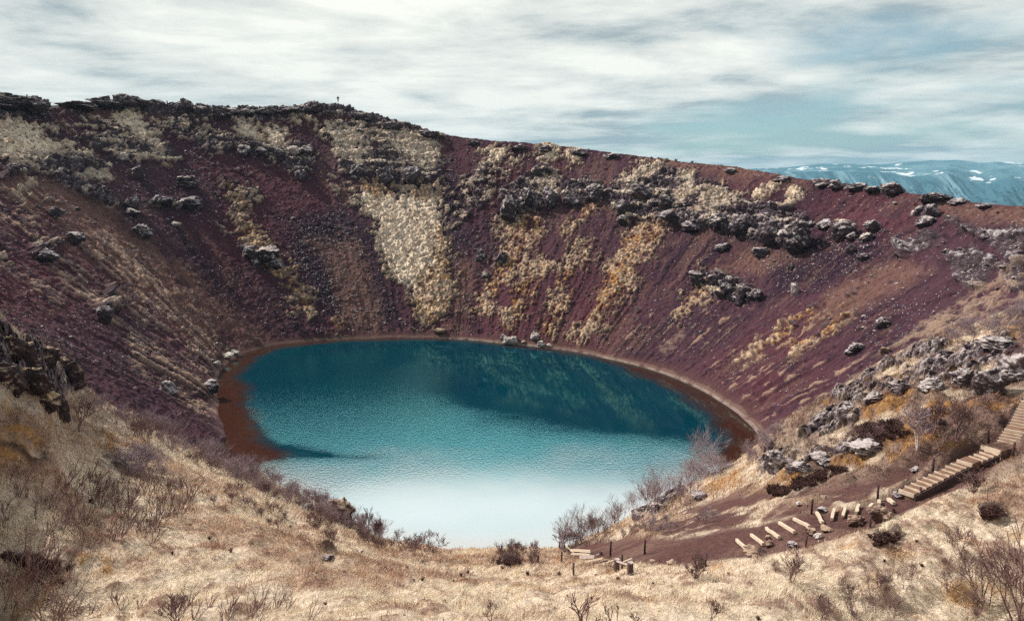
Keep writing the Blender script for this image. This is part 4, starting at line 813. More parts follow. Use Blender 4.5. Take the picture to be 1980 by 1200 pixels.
TS = [((1424,1048),(1444,1066),'lowest timber step at the foot of the soil path, ending at a flat dark boulder'), ((1453,1038.5),(1476.5,1056.5),'second timber step from the bottom of the soil path'), ((1481,1025.7),(1507,1044),'timber step with a round stone lying under it'), ((1507,1015),(1536.6,1033.7),'timber step with dark stones at its lower end, fourth from the bottom'), ((1535.4,1006.8),(1565,1022.7),'longest timber step, its end on a tan stone'),
      ((1578.7,995.6),(1590.4,1015.4),'timber step at the bend of the path, leaning the other way from its right neighbour'), ((1613,989.6),(1608,1008.5),'first timber step right of the bend, standing nearly upright in view'), ((1634,984.8),(1630,1003.3),'second timber step right of the bend'), ((1661,981),(1654.3,995.6),'timber step ending above the slanting boulder'), ((1686.6,979.3),(1678.7,990.8),'short timber step left of the biggest path boulder'), ((1699.3,972.4),(1699,979.3),'shortest timber step, right behind the biggest path boulder'), ((1715.8,968.5),(1729,978),'timber step lying just below the staircase')]
for q, (a_, b_, lab) in enumerate(TS):
    beam(a_, b_, 5.0, 5.5, lab, 'timber step', 'timber_step', WOOD, 'timber steps let into the soil path', -.02, q, .05, .05)
for q, (a_, b_, wp, hp, m_, la, lb, lab) in enumerate([
    ((1108,1068),(1142.4,1073),3.5,3.5,WOOD,.12,.12,'back plank of the loose pile beside the rope'), ((1105,1073),(1143,1076),3.5,5,WOOD,.25,.2,'upper long plank in the middle of the pile'), ((1106,1077),(1142,1079),3.5,4,WOOD,.15,.12,'long plank stacked just under the upper one'),
    ((1122.7,1084),(1151.6,1083.5),4,6,WOOD_GREY,.1,.1,'thick dark edged plank at the front of the pile'), ((1134.5,1089),(1167.4,1085),3.5,3.5,WOOD,.05,.1,'slanting plank at the right front of the pile'), ((1148,1091),(1176,1086),3,3,WOOD_DARK,.02,.02,'dark board lying under the slanting plank'), ((1173.3,1093),(1188.4,1089),3,3,WOOD,.05,.1,'plank leaning against the left leg of the bench'), ((1197.6,1094),(1221.9,1088),3,3,WOOD,.05,.15,'plank lying behind the bench'), ((1085.3,1063.5),(1099,1069),4,4,WOOD_DARK,.1,.1,'dark beam at the foot of the roped post'), ((1155.6,1071),(1163.4,1074),3,3.5,WOOD_DARK,.1,.1,'dark beam stub where the rope ends')]):
    beam(a_, b_, wp, hp, lab, 'plank', 'plank', m_, 'loose planks by the bench', 0, 40 + q, la, lb)
# upright board
p = hit(1238.5, 1093); sc = p.length / F_PX
o = link('board', box_mesh('board', 14 * sc, 4.2 * sc, 2.2 * sc, WOOD, .01, 9), 'pale upright board stuck in the soil right of the bench', 'board', None, loc=p); o.rotation_euler = (0, R(-84), R(20))
# posts
POSTS = [(1086,1087,21,'post at the corner of the plank pile, below the roped post'), (1091.5,1068,21,'post holding the high end of the rope'), (1081.5,1062,15,'thin post against the lake, left of the roped post'), (1109,1111,23,'post with a wooden block on it in the grass in front of the planks'), (1180,1078,32,'iron post on the slope behind the planks'), (1246.5,1071,28,'iron post below the bank, right of the bench'), (1203,1099,28,'thin post standing behind the bench'), (1040,1087,15,'short post in the pale grass left of the plank pile'), (999,1060,6,'tiny post on the grassy edge above the lake'),
         (1569,994,27,'iron post beside the bend of the timber steps'), (1697,968,27,'iron post above the shortest timber step'), (1803.5,918,28,'iron post above the middle of the staircase'), (1912,862,28,'leaning iron post above the stair landing'), (1958,880,21,'post at the lower corner of the upper landing'), (1779,961,17,'post at the edge of the lower stairs'), (1682.5,1020,22,'post in the grass below the biggest path boulder'), (1558,1058,22,'post in the grass below the longest timber step'), (1363.5,1094,24,'thin post where soil and grass meet right of the bench')]
for px, py, h_, lab in POSTS:
    p = hit(px, py); sc = p.length / F_PX; rad = (1.9 if h_ > 10 else 1.2) * sc
    post = link('fence_post', tube_mesh('fence_post', [(0, 0, -.2), (0, 0, h_ * sc * .5), (.01, 0, h_ * sc)], [rad, rad * .95, rad * .9], STEEL if 'iron' in lab else WOOD_DARK, 7), lab, 'post', 'posts along the path and steps', loc=p)
    post.rotation_euler = (0, random.uniform(-.05, .05) - (.16 if 'leaning' in lab else 0), 0)
    if 'wooden block' in lab:
        link('block', box_mesh('block', 2.6 * sc, 3.2 * sc, 6 * sc, WOOD_GREY, .005, 3), parent=post, loc=(2.0 * sc, 0, h_ * sc - 7 * sc))
def rope_between(a_, b_, sag, label, rad=.018):
    pts = [a_.lerp(b_, t_) + Vector((0, 0, -4 * sag * t_ * (1 - t_))) for t_ in np.linspace(0, 1, 18)]
    base = pts[0].copy(); link('rope', tube_mesh('rope', [p_ - base for p_ in pts], [rad] * 18, ROPE, 6), label, 'rope', loc=base)
a_ = hit(1091.5, 1068); a_.z += 18 * a_.length / F_PX; b_ = hit(1160, 1073); b_.z += .08
rope_between(a_, b_, .5, 'pale rope sagging from the tall post to the dark beam stub', .026)
a_ = hit(1086, 1087); a_.z += 15 * a_.length / F_PX; b_ = hit(1108, 1076); b_.z += .2
rope_between(a_, b_, .1, 'short rope from the corner post to the planks', .02)
# bench
pa1, pb1 = hit(1192.5, 1103.5), hit(1218.5, 1110.5); sc = (pa1.length + pb1.length) / 2 / F_PX
bench = link('bench', None, 'simple bench, one pale plank between two dark square posts, beside the soil path', 'bench', loc=(pa1 + pb1) / 2)
for p_, hh_ in ((pa1, 23), (pb1, 22)):
    lg = link('leg', box_mesh('leg', 8.6 * sc, 7.5 * sc, hh_ * sc + .15, WOOD_DARK, .012, 5), parent=bench, loc=p_ - bench.location - Vector((0, 0, .15))); lg.rotation_euler = (0, 0, .25)
    cp_ = link('cap', box_mesh('cap', 9.0 * sc, 7.9 * sc, .6 * sc, WOOD_GREY, .005, 6), parent=lg, loc=(0, 0, hh_ * sc + .15))
d_ = pb1 - pa1; z1, z2 = 17.5 * sc, 16 * sc
A, B = pa1 + Vector((0, 0, z1)), pb1 + Vector((0, 0, z2)); dd_ = B - A
st_ = link('seat', box_mesh('seat', dd_.length - 7 * sc, 5 * sc, 2.4 * sc, WOOD_GREY, .008, 8), parent=bench, loc=(A + B) / 2 - bench.location)
st_.rotation_euler = (0, -math.atan2(dd_.z, math.hypot(dd_.x, dd_.y)), math.atan2(dd_.y, dd_.x))
# the staircase: flights of steps between landings, climbing to the right
foot, top_l = hit(1751, 965), hit(1935, 878)
stairs = link('staircase', None, 'pale timber staircase with soil filled treads climbing the right hand slope', 'staircase', loc=foot)
def stair_run(A, B, n, wid, first=False):
    """n steps from A up to B, both on the ground; each is a pale riser board and an earth tread"""
    d_ = B - A; L_ = math.hypot(d_.x, d_.y); yaw = math.atan2(d_.y, d_.x); run = L_ / n; rise = d_.z / n
    for q in range(n):
        c_ = A + d_ * (q / n) - stairs.location
        rz_ = max(.12, abs(rise))
        s_ = link('step', box_mesh('step', wid, .045, .15, WOOD, .006, 100 + q), parent=stairs, loc=c_ + Vector((0, 0, max(0, rise) - .02)))
        s_.rotation_euler = (0, 0, yaw + R(90))
        tr = link('tread', box_mesh('tread', wid - .04, run, .50, EARTH, .006, 200 + q), parent=s_, loc=(0, -(run / 2 + .025), -.372))
    for sd_ in (1, -1):
        sdv = Vector((-math.sin(yaw), math.cos(yaw), 0)) * sd_ * (wid / 2 + .035)
        m_ = (A + B) / 2 - stairs.location + sdv
        st_ = link('stringer', box_mesh('stringer', d_.length, .04, .26, WOOD_DARK, .006, 300 + sd_), parent=stairs, loc=m_ + Vector((0, 0, -.17 + max(0, rise) * .5)))
        st_.rotation_euler = (0, -math.atan2(d_.z, L_), yaw)
    return yaw
def landing(C_, yaw, ln, wid):
    l_ = link('landing', box_mesh('landing', ln, wid, .5, EARTH, .015, 400), parent=stairs, loc=C_ - stairs.location + Vector((0, 0, -.36))); l_.rotation_euler = (0, 0, yaw)
    e_ = link('edge_board', box_mesh('edge_board', wid, .08, .17, WOOD, .008, 401), parent=l_, loc=(-ln / 2 - .042, 0, .345)); e_.rotation_euler = (0, 0, R(90))
SW = .54
g0, g1, g2, g3 = foot, hit(1862, 908), hit(1885, 900), hit(1926, 884)
g4, g5, g6, g7, g8 = hit(1947, 868), hit(1960, 846), hit(1968, 838), hit(1990, 790), hit(2030, 740)
lift = Vector((0, 0, .14))
yw = stair_run(g0 + lift, g1 + lift, 10, SW); landing((g1 + g2) / 2 + lift * 1.2, yw, (g2 - g1).length, SW)
yw = stair_run(g2 + lift, g3 + lift, 4, SW); landing((g3 + g4) / 2 + lift * 1.2, yw, (g4 - g3).length + .25, SW + .2)
yw = stair_run(g4 + lift, g5 + lift, 4, SW * 1.3); landing((g5 + g6) / 2 + lift * 1.2, yw, (g6 - g5).length + .1, SW * 1.3)
yw = stair_run(g6 + lift, g7 + lift, 9, SW * 1.3); stair_run(g7 + lift, g8 + lift, 8, SW * 1.3)

# the hiker on the rim
def hiker():
    _w = _far[np.abs(_fx - 655.5) < 2.5]; _j = _w[np.argmin(FPY[_w])]; base = Vector((float(XX[_j]), float(YY[_j]), float(ZZ[_j]))); yaw = math.atan2(-base.x, base.y)
    sk = {'pel': (0, 0, .95), 'wst': (0, 0, 1.10), 'chs': (0, .01, 1.32), 'nck': (0, 0, 1.50), 'hd1': (0, -.02, 1.58), 'hd2': (0, -.03, 1.72),
          'shl': (-.19, 0, 1.43), 'ell': (-.27, .02, 1.16), 'hal': (-.20, -.10, 1.02), 'shr': (.19, 0, 1.43), 'elr': (.27, .02, 1.16), 'har': (.20, -.10, 1.02),
          'hpl': (-.09, 0, .92), 'knl': (-.10, -.02, .50), 'anl': (-.11, .02, .09), 'tol': (-.12, -.15, .04), 'hpr': (.09, 0, .92), 'knr': (.10, -.02, .50), 'anr': (.12, .02, .09), 'tor': (.13, -.15, .04)}
    rad = dict(pel=.16, wst=.155, chs=.19, nck=.065, hd1=.085, hd2=.10, shl=.085, ell=.06, hal=.045, shr=.085, elr=.06, har=.045, hpl=.11, knl=.07, anl=.055, tol=.045, hpr=.11, knr=.07, anr=.055, tor=.045)
    ks = list(sk); ed = [('pel','wst'),('wst','chs'),('chs','nck'),('nck','hd1'),('hd1','hd2'),('chs','shl'),('shl','ell'),('ell','hal'),('chs','shr'),('shr','elr'),('elr','har'),('pel','hpl'),('hpl','knl'),('knl','anl'),('anl','tol'),('pel','hpr'),('hpr','knr'),('knr','anr'),('anr','tor')]
    me = bpy.data.meshes.new('person'); me.from_pydata([sk[q] for q in ks], [(ks.index(a_), ks.index(b_)) for a_, b_ in ed], [])
    o = bpy.data.objects.new('person', me); COL.objects.link(o)
    m_ = o.modifiers.new('skin', 'SKIN')
    sv = me.skin_vertices[0].data if len(me.skin_vertices) else None
    if sv is None:
        bm = bmesh.new(); bm.from_mesh(me); bm.verts.layers.skin.verify(); bm.to_mesh(me); bm.free(); sv = me.skin_vertices[0].data
    for q, n_ in enumerate(ks): sv[q].radius = (rad[n_], rad[n_] * .85); sv[q].use_root = n_ == 'pel'
    s_ = o.modifiers.new('sub', 'SUBSURF'); s_.levels = s_.render_levels = 1
    me2 = bpy.data.meshes.new_from_object(o.evaluated_get(bpy.context.evaluated_depsgraph_get()))
    bpy.data.objects.remove(o); me2.name = 'person'
    JK = simple_mat('dark_jacket', (.05, .025, .04), (.08, .04, .06), 6, .9, .2, 30); TR = simple_mat('dark_trousers', (.03, .022, .035), (.05, .035, .05), 6, .9, .2, 30); SKN = simple_mat('skin', (.45, .27, .2), (.5, .3, .23), 6, .6, .1, 30)
    me2.materials.clear(); [me2.materials.append(q) for q in (JK, TR, SKN)]
    for p_ in me2.polygons:
        c_ = p_.center; p_.use_smooth = True
        p_.material_index = 2 if (c_.z > 1.53 or (abs(c_.x) > .15 and c_.z < 1.05 and c_.y < -.06)) else (1 if c_.z < .93 else 0)
    o = link('person', me2, 'lone hiker in dark clothes standing on the highest part of the rim against the clouds', 'person', loc=base)
    hairV, hairF = rock_shape(9, False, 40, .05); hairV = hairV * np.array([.105, .115, .09]) + np.array([0, .02, 1.725])
    hm = raw_mesh('hair', hairV, hairF, simple_mat('dark_hair', (.02, .012, .012), (.04, .025, .02), 30, .7, .3, 60), True); hm_o = link('hair', hm, parent=o)
    o.scale = (1.35, 1.25, 1.08); o.rotation_euler = (0, 0, yaw + 2.9); o.location.z += .12
hiker()
for px, py, h_, lab in [(52,196,6,'tiny marker post on the far left rim crag'), (25,197,6,'tiny marker post at the left edge of the rim'), (220,193,6,'tiny marker post just left of the highest rim crag'), (323,204,5,'tiny marker post between peak and tall rim block')]:
    p = hit_far(px, py); sc = p.length / F_PX
    link('marker_post', tube_mesh('marker_post', [(0, 0, -.3), (0, 0, (h_ + 3) * sc)], [1.0 * sc, .9 * sc], STEEL, 6), lab, 'post', 'marker posts on the left rim', loc=p)
# ---------------------------------------------------------------- dry grass, shrubs, small birches
def attr_mat(name, attr='tint', rough=.9, trans=0.0):
    k = NT(name); a = k.n('ShaderNodeAttribute', attribute_name=attr); b = k.n('ShaderNodeBsdfPrincipled', i_Roughness=rough); b.inputs['Specular IOR Level'].default_value = .1
    tc = k.n('ShaderNodeTexCoord'); n1 = k.n('ShaderNodeTexNoise', i_Scale=6.0, i_Detail=4.0); k.l(tc.outputs['Object'], n1.inputs['Vector'])
    r1 = k.n('ShaderNodeMapRange'); r1.inputs[3].default_value = .7; r1.inputs[4].default_value = 1.3; k.l(n1.outputs['Fac'], r1.inputs[0])
    mx = k.n('ShaderNodeMix', data_type='RGBA', blend_type='MULTIPLY'); mx.inputs[0].default_value = 1; k.l(a.outputs['Color'], mx.inputs[6]); k.l(r1.outputs[0], mx.inputs[7])
    k.l(mx.outputs[2], b.inputs['Base Color']); o = k.n('ShaderNodeOutputMaterial'); k.l(b.outputs[0], o.inputs[0]); return k.m
STRAW = attr_mat('straw')
fg_front = (seg[FGI] <= 1) & (FPX[FGI] > -80) & (FPX[FGI] < 2060) & (FPY[FGI] < 1260) & (np.hypot(nx[FGI], ny[FGI]) > 9)
wgt = (grassy[FGI] * fg_front).astype(np.float64)
NB = 360000
gi = FGI[RNG.choice(len(FGI), NB, p=wgt / wgt.sum())]
gx = XX[gi] + RNG.normal(0, .05, NB); gy = YY[gi] + RNG.normal(0, .08, NB); gz = ZZ[gi] - .02
gd = np.sqrt(gx ** 2 + gy ** 2 + gz ** 2)
clump = 1.5 * fbm(gx, gy, gz * 0, .8, 3, .6, 71)
ln = RNG.uniform(.07, .19, NB) * np.clip(1 + .9 * clump, .25, 2.2) * np.clip(gd / 30, .75, 1.5); wd = np.maximum(.006, gd * .00042) * RNG.uniform(.7, 1.5, NB)
ang = RNG.uniform(0, 6.28, NB); lean = RNG.uniform(.25, 1.25, NB)
flow = 1.3 * fbm(gx, gy, gz * 0, 3.5, 2, .5, 23)
lx_ = np.cos(ang) * .7 + .55 * np.cos(flow * 3); ly_ = np.sin(ang) * .7 - .25 + .3 * np.sin(flow * 3)
tipx = gx + ln * lean * lx_; tipy = gy + ln * lean * ly_; tipz = gz + ln * np.clip(1.25 - .6 * lean, .25, 1.1)
sxp, syp = np.cos(ang + 1.57) * wd, np.sin(ang + 1.57) * wd * .4
V = np.stack([np.stack([gx - sxp, gy - syp, gz], 1), np.stack([gx + sxp, gy + syp, gz], 1), np.stack([tipx, tipy, tipz], 1)], 1).reshape(-1, 3)
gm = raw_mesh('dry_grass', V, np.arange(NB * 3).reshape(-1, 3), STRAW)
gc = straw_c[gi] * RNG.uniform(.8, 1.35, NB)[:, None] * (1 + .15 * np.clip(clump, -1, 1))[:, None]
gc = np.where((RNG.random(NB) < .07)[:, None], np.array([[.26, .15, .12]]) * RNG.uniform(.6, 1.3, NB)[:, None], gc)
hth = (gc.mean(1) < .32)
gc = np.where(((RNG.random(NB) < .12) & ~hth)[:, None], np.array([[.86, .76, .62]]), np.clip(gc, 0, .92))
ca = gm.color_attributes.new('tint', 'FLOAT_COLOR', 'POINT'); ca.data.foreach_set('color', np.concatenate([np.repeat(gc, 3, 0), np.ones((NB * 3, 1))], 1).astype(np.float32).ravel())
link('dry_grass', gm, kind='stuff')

def twigs(seed, h=1.0, stems=7, depth=3, spread=.5, up=.75, lean=(0, 0), crook=.25, kids=(2, 3), trunk=False, minr=.35):
    """segments (p0, p1, r0, r1) of one bare shrub of unit-ish height; radii relative to 1"""
    g = random.Random(seed); out = []
    def grow(p, d, ln_, r_, lv):
        n_ = 3 if lv > 0 else 2
        for s_ in range(n_):
            d = (d + Vector((g.uniform(-1, 1), g.uniform(-1, 1), g.uniform(-.6, 1) * .6)) * crook).normalized()
            q = p + d * (ln_ / n_); r2 = max(minr, r_ * .84)
            out.append((p, q, r_, r2)); p, r_ = q, r2
            if lv > 0 and s_ > 0:
                for c_ in range(g.choice(kids) if s_ == n_ - 1 else g.choice((1, 1, 2))):
                    a_ = Vector((g.uniform(-1, 1), g.uniform(-1, 1), g.uniform(-.1, 1.0) * up)).normalized()
                    grow(p, (d * (1 - spread) + a_ * spread).normalized(), ln_ * g.uniform(.5, .8), max(minr, r_ * .68), lv - 1)
    for s_ in range(stems):
        a_ = g.uniform(0, 6.28); sp_ = g.uniform(.05, .6) if not trunk else g.uniform(0, .25)
        d = Vector((math.cos(a_) * sp_ + lean[0], math.sin(a_) * sp_ + lean[1], 1)).normalized()
        grow(Vector((math.cos(a_) * .12 * g.random(), math.sin(a_) * .12 * g.random(), -.06)), d, h * g.uniform(.38, .6), 1.0, depth)
    return out
def twig_arrays(segs, rad, sides=3):
    S = np.array([[*a_, *b_, r1_, r2_] for a_, b_, r1_, r2_ in segs]); p0, p1 = S[:, :3], S[:, 3:6]; d_ = p1 - p0; d_ /= np.linalg.norm(d_, axis=1)[:, None] + 1e-9
    ref = np.where(np.abs(d_[:, 2:3]) > .9, np.array([[1., 0, 0]]), np.array([[0, 0, 1.]])); a_ = np.cross(d_, ref); a_ /= np.linalg.norm(a_, axis=1)[:, None]; b_ = np.cross(d_, a_)
    V = []
    for (p_, rr) in ((p0, S[:, 6]), (p1, S[:, 7])):
        for s_ in range(sides):
            an = 2 * math.pi * s_ / sides; V.append(p_ + (a_ * math.cos(an) + b_ * math.sin(an)) * (rr * rad)[:, None])
    V = np.stack(V, 1); n_ = len(S)
    F = np.array([[s_, (s_ + 1) % sides, sides + (s_ + 1) % sides, sides + s_] for s_ in range(sides)])
    return V.reshape(-1, 3), (F[None] + (2 * sides) * np.arange(n_)[:, None, None]).reshape(-1, 4)
TWIG = simple_mat('dark_twigs', (.10, .058, .060), (.24, .15, .145), 4, .9, .1, 20)
TWIG_GREY = simple_mat('grey_twigs', (.20, .14, .16), (.36, .28, .30), 4, .9, .1, 20)
BIRCH = simple_mat('birch_bark', (.34, .26, .25), (.70, .62, .58), 9, .8, .2, 20)
HEATHER = simple_mat('dark_heather', (.045, .022, .026), (.11, .06, .05), 9, .95, .2, 20)
PR = {}
def proto(kind, n=6):
    if kind not in PR:
        par = {'tall': dict(stems=4, depth=1, spread=.34, up=.9, lean=(.30, 0), crook=.17, kids=(1, 2), minr=.5), 'low': dict(stems=9, depth=2, spread=.6, up=.5, crook=.3), 'fine': dict(stems=6, depth=3, spread=.5, up=.8, crook=.22), 'heath': dict(stems=16, depth=1, spread=.6, up=.4, crook=.3)}[kind]
        PR[kind] = [twigs(1000 + q * 13 + len(kind), 1.0, **par) for q in range(n)]
    return PR[kind]
def thicket(name, polys, n, kind, hpx, mat, r_k=.00045, zone=None):
    """a mass of bare shrubs over an area of the near slope: one object"""
    ix = FGI[(seg[FGI] <= 1)] if zone is None else zone
    m_ = np.zeros(len(ix), bool)
    for p_ in polys: m_ |= sdpoly(FPX[ix].astype(np.float32), FPY[ix].astype(np.float32), p_) > 0
    cand = ix[m_]
    if not len(cand): return
    n = max(6, int(n * ({'heath': .5, 'tall': .24}.get(kind, .13)))); r_k = r_k * {'heath': 1, 'tall': 1.35}.get(kind, .72)
    Vs, Fs, off = [], [], 0
    for j in RNG.choice(cand, n):
        p_ = np.array([XX[j], YY[j], ZZ[j]]); d_ = np.linalg.norm(p_); s_ = RNG.uniform(*hpx) * d_ / F_PX
        V_, F_ = twig_arrays(proto(kind)[RNG.integers(6)], r_k * d_ / s_)
        a_ = RNG.uniform(-.5, .5) if kind == 'tall' else RNG.uniform(0, 6.28); c_, q_ = math.cos(a_), math.sin(a_)
        V_ = V_ @ np.array([[c_, q_, 0], [-q_, c_, 0], [0, 0, 1]]) * s_ + p_
        Vs.append(V_); Fs.append(F_ + off); off += len(V_)
    return link(name, raw_mesh(name, np.concatenate(Vs), np.concatenate(Fs), mat), kind='stuff')
RIDGE_L = [[(160,748),(220,785),(300,826),(400,878),(480,902),(560,950),(620,978),(690,1015),(740,1040),(740,1062),(690,1045),(600,1010),(480,945),(380,905),(280,860),(190,800)]]
thicket('bare_thicket', [[(-20,905),(60,910),(200,925),(320,930),(370,960),(350,1020),(260,1070),(130,1050),(0,1030)]], 420, 'tall', (26, 52), TWIG, .00040)
thicket('bare_thicket', [[(-20,1100),(80,1100),(150,1130),(130,1200),(120,1215),(-20,1215)]], 75, 'tall', (60, 120), TWIG, .00042)
thicket('bare_thicket', [[(130,1180),(250,1160),(400,1165),(560,1175),(700,1200),(700,1218),(130,1218)]], 120, 'tall', (24, 55), TWIG, .00040)
thicket('grey_thicket', RIDGE_L, 620, 'fine', (20, 40), TWIG_GREY, .00036)
thicket('bare_thicket', RIDGE_L + [[(300,940),(420,935),(640,1010),(740,1050),(700,1065),(560,1030),(380,990)]], 620, 'fine', (14, 32), TWIG, .00034)
thicket('bare_thicket', [[(700,1030),(760,1052),(870,1068),(870,1080),(760,1078),(690,1055)]], 150, 'fine', (14, 30), TWIG, .00034)
thicket('grey_thicket', [[(230,870),(300,880),(330,930),(290,945),(210,905)]], 130, 'low', (16, 32), TWIG_GREY, .0004)
thicket('bare_thicket', [[(930,1066),(1035,1066),(1040,1090),(1020,1100),(960,1098)]], 150, 'fine', (12, 24), TWIG, .00034)
thicket('bare_thicket', [[(1060,1058),(1110,1050),(1200,1012),(1215,1020),(1180,1045),(1110,1062)]], 130, 'fine', (24, 58), TWIG, .00036)
thicket('grey_thicket', [[(1205,1005),(1260,975),(1340,930),(1400,905),(1420,912),(1350,945),(1270,985),(1215,1012)]], 110, 'fine', (30, 78), TWIG_GREY, .00036)
thicket('grey_thicket', [[(1430,895),(1470,855),(1500,835),(1510,845),(1480,880),(1440,905)]], 110, 'fine', (16, 34), TWIG_GREY, .00034)
thicket('grey_thicket', [[(1200,1030),(1290,1012),(1400,990),(1400,1005),(1290,1030),(1210,1045)]], 130, 'fine', (12, 28), TWIG_GREY, .00034)
thicket('grey_thicket', [[(1820,660),(1980,600),(1990,640),(1900,655),(1820,672)]], 140, 'fine', (14, 28), TWIG_GREY, .00034)
thicket('bare_thicket', [[(1560,1215),(1640,1150),(1760,1110),(1900,1090),(1990,1080),(1990,1215)]], 230, 'fine', (18, 44), TWIG, .00036)
thicket('bare_thicket', [[(1460,1090),(1560,1085),(1570,1120),(1480,1125)], [(1290,1088),(1390,1085),(1400,1110),(1300,1118)], [(1560,860),(1680,800),(1760,830),(1700,880),(1580,905)]], 150, 'low', (12, 28), TWIG, .00034)
thicket('heather_clumps', [[(1890,985),(1920,982),(1945,1000),(1900,1012)], [(1680,1038),(1735,1034),(1740,1050),(1690,1056)], [(960,1085),(995,1080),(1008,1094),(968,1098)], [(1650,835),(1740,815),(1760,840),(1690,870)], [(0,1078),(60,1080),(140,1102),(120,1112),(30,1096)], [(1480,950),(1620,905),(1640,915),(1500,965)]], 700, 'heath', (9, 18), HEATHER, .0007)
# moss and heather tufts dotted through the pale grass
allp = [[(-20,930),(500,930),(760,1060),(1080,1100),(1440,1090),(1990,900),(1990,1215),(-20,1215)]]
thicket('heather_clumps', allp, 130, 'heath', (4, 11), HEATHER, .0005)
# thickets far off on the crater wall
FZ = FARI[(seg[FARI] >= 7) & (seg[FARI] <= 8)]
thicket('grey_thicket', DRY_LEFT, 420, 'low', (5, 11), TWIG_GREY, .0004, FZ)
thicket('grey_thicket', [[(1480,655),(1560,600),(1580,580),(1585,600),(1500,660)], [(1220,600),(1260,590),(1250,640),(1225,650)], [(1540,660),(1630,600),(1640,620),(1560,670)], [(1690,440),(1720,425),(1710,455)], [(1620,580),(1650,565),(1650,590)]], 150, 'low', (6, 12), TWIG_GREY, .0004, FZ)
thicket('grey_thicket', [[(1240,300),(1300,306),(1340,312),(1340,318),(1240,308)], [(1385,320),(1400,322),(1400,328),(1385,326)]], 30, 'low', (4, 8), TWIG, .00035, FZ)

# single shrubs and trees
def shrub(px, py, hpx, label, cat='shrub', name='bare_shrub', mat=TWIG, seed=0, r_k=.0006, group=None, crown=None, **kw):
    p = hit(px, py); s_ = hpx * p.length / F_PX
    sg = twigs(seed, 1.0, **kw)
    zmax = max(b_.z for _, b_, _, _ in sg); sg = [(a_ / zmax, b_ / zmax, r1_, r2_) for a_, b_, r1_, r2_ in sg]
    if crown is None:
        V_, F_ = twig_arrays(sg, r_k * p.length / s_, 4); return link(name, raw_mesh(name, V_ * s_, F_, mat), label, cat, group, loc=p)
    thick = [q for q in sg if q[2] > .55]; thin = [q for q in sg if q[2] <= .55]
    o = link(name, None, label, cat, group, loc=p)
    V_, F_ = twig_arrays(thick, r_k * p.length / s_, 5); link('trunk', raw_mesh('trunk', V_ * s_, F_, mat), parent=o)
    V_, F_ = twig_arrays(thin, r_k * p.length / s_, 3); link('crown', raw_mesh('crown', V_ * s_, F_, crown), parent=o)
    return o
birch = 'small bare birches'
shrub(1776, 868, 76, 'white stemmed bare birch in the ochre heath under the right outcrop', 'tree', 'birch_tree', BIRCH, 3, .0014, birch, TWIG_GREY, stems=3, depth=4, spread=.55, up=.6, crook=.2, kids=(2, 3), trunk=True, minr=.2)
shrub(1850, 850, 78, 'dark bare birch right of the white stemmed one', 'tree', 'birch_tree', TWIG, 5, .0010, birch, TWIG, stems=5, depth=4, spread=.45, up=.8, crook=.2, kids=(2, 2), trunk=True, minr=.22)
shrub(1800, 840, 60, 'dense dark bare birch behind the white stemmed one', 'tree', 'birch_tree', TWIG, 8, .0010, birch, TWIG, stems=6, depth=4, spread=.5, up=.7, crook=.22, kids=(2, 2), trunk=True, minr=.25)
shrub(815, 1088, 58, 'leaning pale stemmed birch over the water on the grassy edge', 'tree', 'birch_tree', BIRCH, 11, .0011, birch, TWIG, stems=1, depth=4, spread=.6, up=.45, lean=(.65, 0), crook=.22, kids=(2, 3), trunk=True, minr=.22)
shrub(784, 1084, 46, 'small pale stemmed birch left of the leaning one', 'tree', 'birch_tree', BIRCH, 14, .0009, birch, TWIG, stems=2, depth=3, spread=.6, up=.6, crook=.25, trunk=True, minr=.25)
shrub(716, 1046, 58, 'thin upright birch on the bank right of the layered lake crag', 'tree', 'birch_tree', TWIG, 17, .0009, birch, TWIG, stems=2, depth=4, spread=.4, up=.9, lean=(.15, 0), crook=.18, trunk=True, minr=.25)
wis = 'single bare shrubs on the near slope'
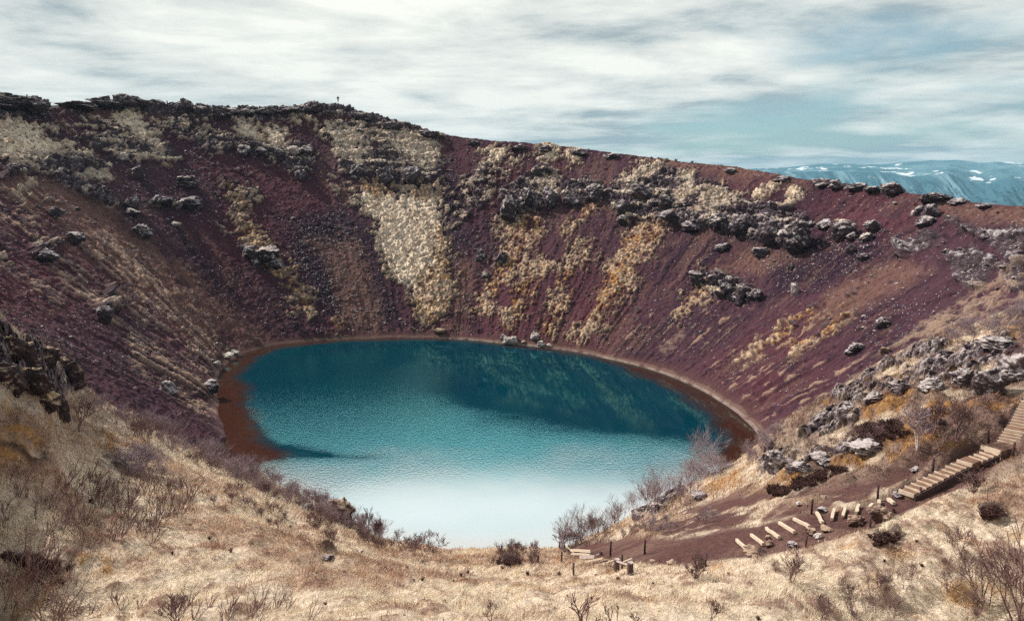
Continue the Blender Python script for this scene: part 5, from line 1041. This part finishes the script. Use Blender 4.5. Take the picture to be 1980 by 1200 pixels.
for q, (px, py, h_, m_, rk_, lab, kw) in enumerate([
    (162, 1060, 95, TWIG, .0006, 'tallest dark shrub on the left slope, with a crooked foot', dict(stems=4, depth=2, spread=.34, lean=(.28, 0), crook=.17, kids=(1, 2))), (150, 832, 62, TWIG, .0006, 'wispy bare shrub right of the left outcrop', dict(stems=3, depth=3, spread=.5, lean=(.3, 0))), (290, 862, 50, TWIG, .0007, 'dark shrub on the left ridge crest', dict(stems=4, depth=3, spread=.5)), (275, 905, 46, TWIG_GREY, .0007, 'silvery fallen shrub in ochre moss on the left slope', dict(stems=8, depth=3, spread=.7, up=.2)),
    (95, 1195, 130, TWIG, .0008, 'big dark shrub in the bottom left corner', dict(stems=6, depth=2, spread=.3, lean=(.3, 0), crook=.15, kids=(1, 2))), (340, 1212, 60, TWIG, .0008, 'dark shrub at the bottom edge right of the corner one', dict(stems=5, depth=3, spread=.4)),
    (1128, 1222, 66, TWIG, .0017, 'forked dark shrub at the middle of the bottom edge', dict(stems=4, depth=2, spread=.5, lean=(0, 0), crook=.22, kids=(1, 2))), (950, 1205, 40, TWIG, .0009, 'thin sprig left of the forked shrub at the bottom edge', dict(stems=2, depth=2, spread=.4)), (1186, 1215, 42, TWIG, .0011, 'lower sprig right of the forked shrub at the bottom edge', dict(stems=3, depth=2, spread=.4)), (1232, 1212, 32, TWIG, .001, 'last sprig right of the forked shrub at the bottom edge', dict(stems=2, depth=2, spread=.5)), (1376, 1205, 52, TWIG, .0009, 'single stemmed sprig at the bottom edge right of centre', dict(stems=1, depth=3, spread=.4)), (1590, 1200, 56, TWIG, .0008, 'twiggy shrub at the bottom edge, third of the way in from the right', dict(stems=4, depth=3, spread=.5)),
    (1345, 1118, 52, TWIG, .0007, 'bare shrub in the grass below the thin post', dict(stems=8, depth=3, spread=.4)), (1530, 1122, 56, TWIG, .0007, 'bare shrub in the grass below the timber steps', dict(stems=6, depth=3, spread=.5)), (1880, 952, 42, TWIG, .0007, 'bare shrub against the lower side of the stairs', dict(stems=9, depth=3, spread=.5)), (1855, 1075, 40, TWIG, .0006, 'thin shrub in the right hand grass', dict(stems=3, depth=3, spread=.5)),
    (1968, 1200, 170, TWIG, .0013, 'large bare shrub in the bottom right corner', dict(stems=6, depth=3, spread=.38, lean=(-.3, 0), crook=.16, kids=(1, 2))), (1905, 1170, 95, TWIG, .0009, 'smaller shrub left of the large corner shrub', dict(stems=5, depth=2, spread=.42, lean=(-.15, 0), kids=(1, 2))), (1320, 975, 62, TWIG_GREY, .0005, 'tall bare shrub on the bank crest by the lake', dict(stems=7, depth=3, spread=.4)), (1262, 990, 66, TWIG_GREY, .0005, 'bare shrub next to the lake on the bank crest', dict(stems=7, depth=3, spread=.4)), (1088, 1062, 44, TWIG_GREY, .0005, 'bare shrub against the water behind the roped post', dict(stems=8, depth=3, spread=.4)), (985, 1092, 26, TWIG, .0008, 'dark round bush in the pale grass near the middle', dict(stems=14, depth=3, spread=.7, up=.4)), (1700, 1050, 20, HEATHER, .001, 'dark wide bush in the grass below the path', dict(stems=16, depth=3, spread=.7, up=.2)), (1915, 1004, 24, HEATHER, .001, 'dark rounded bush in the grass right of the path', dict(stems=16, depth=3, spread=.7, up=.3))]):
    shrub(px, py, h_, lab, 'shrub', 'bare_shrub', m_, 40 + q, rk_, wis, **kw)
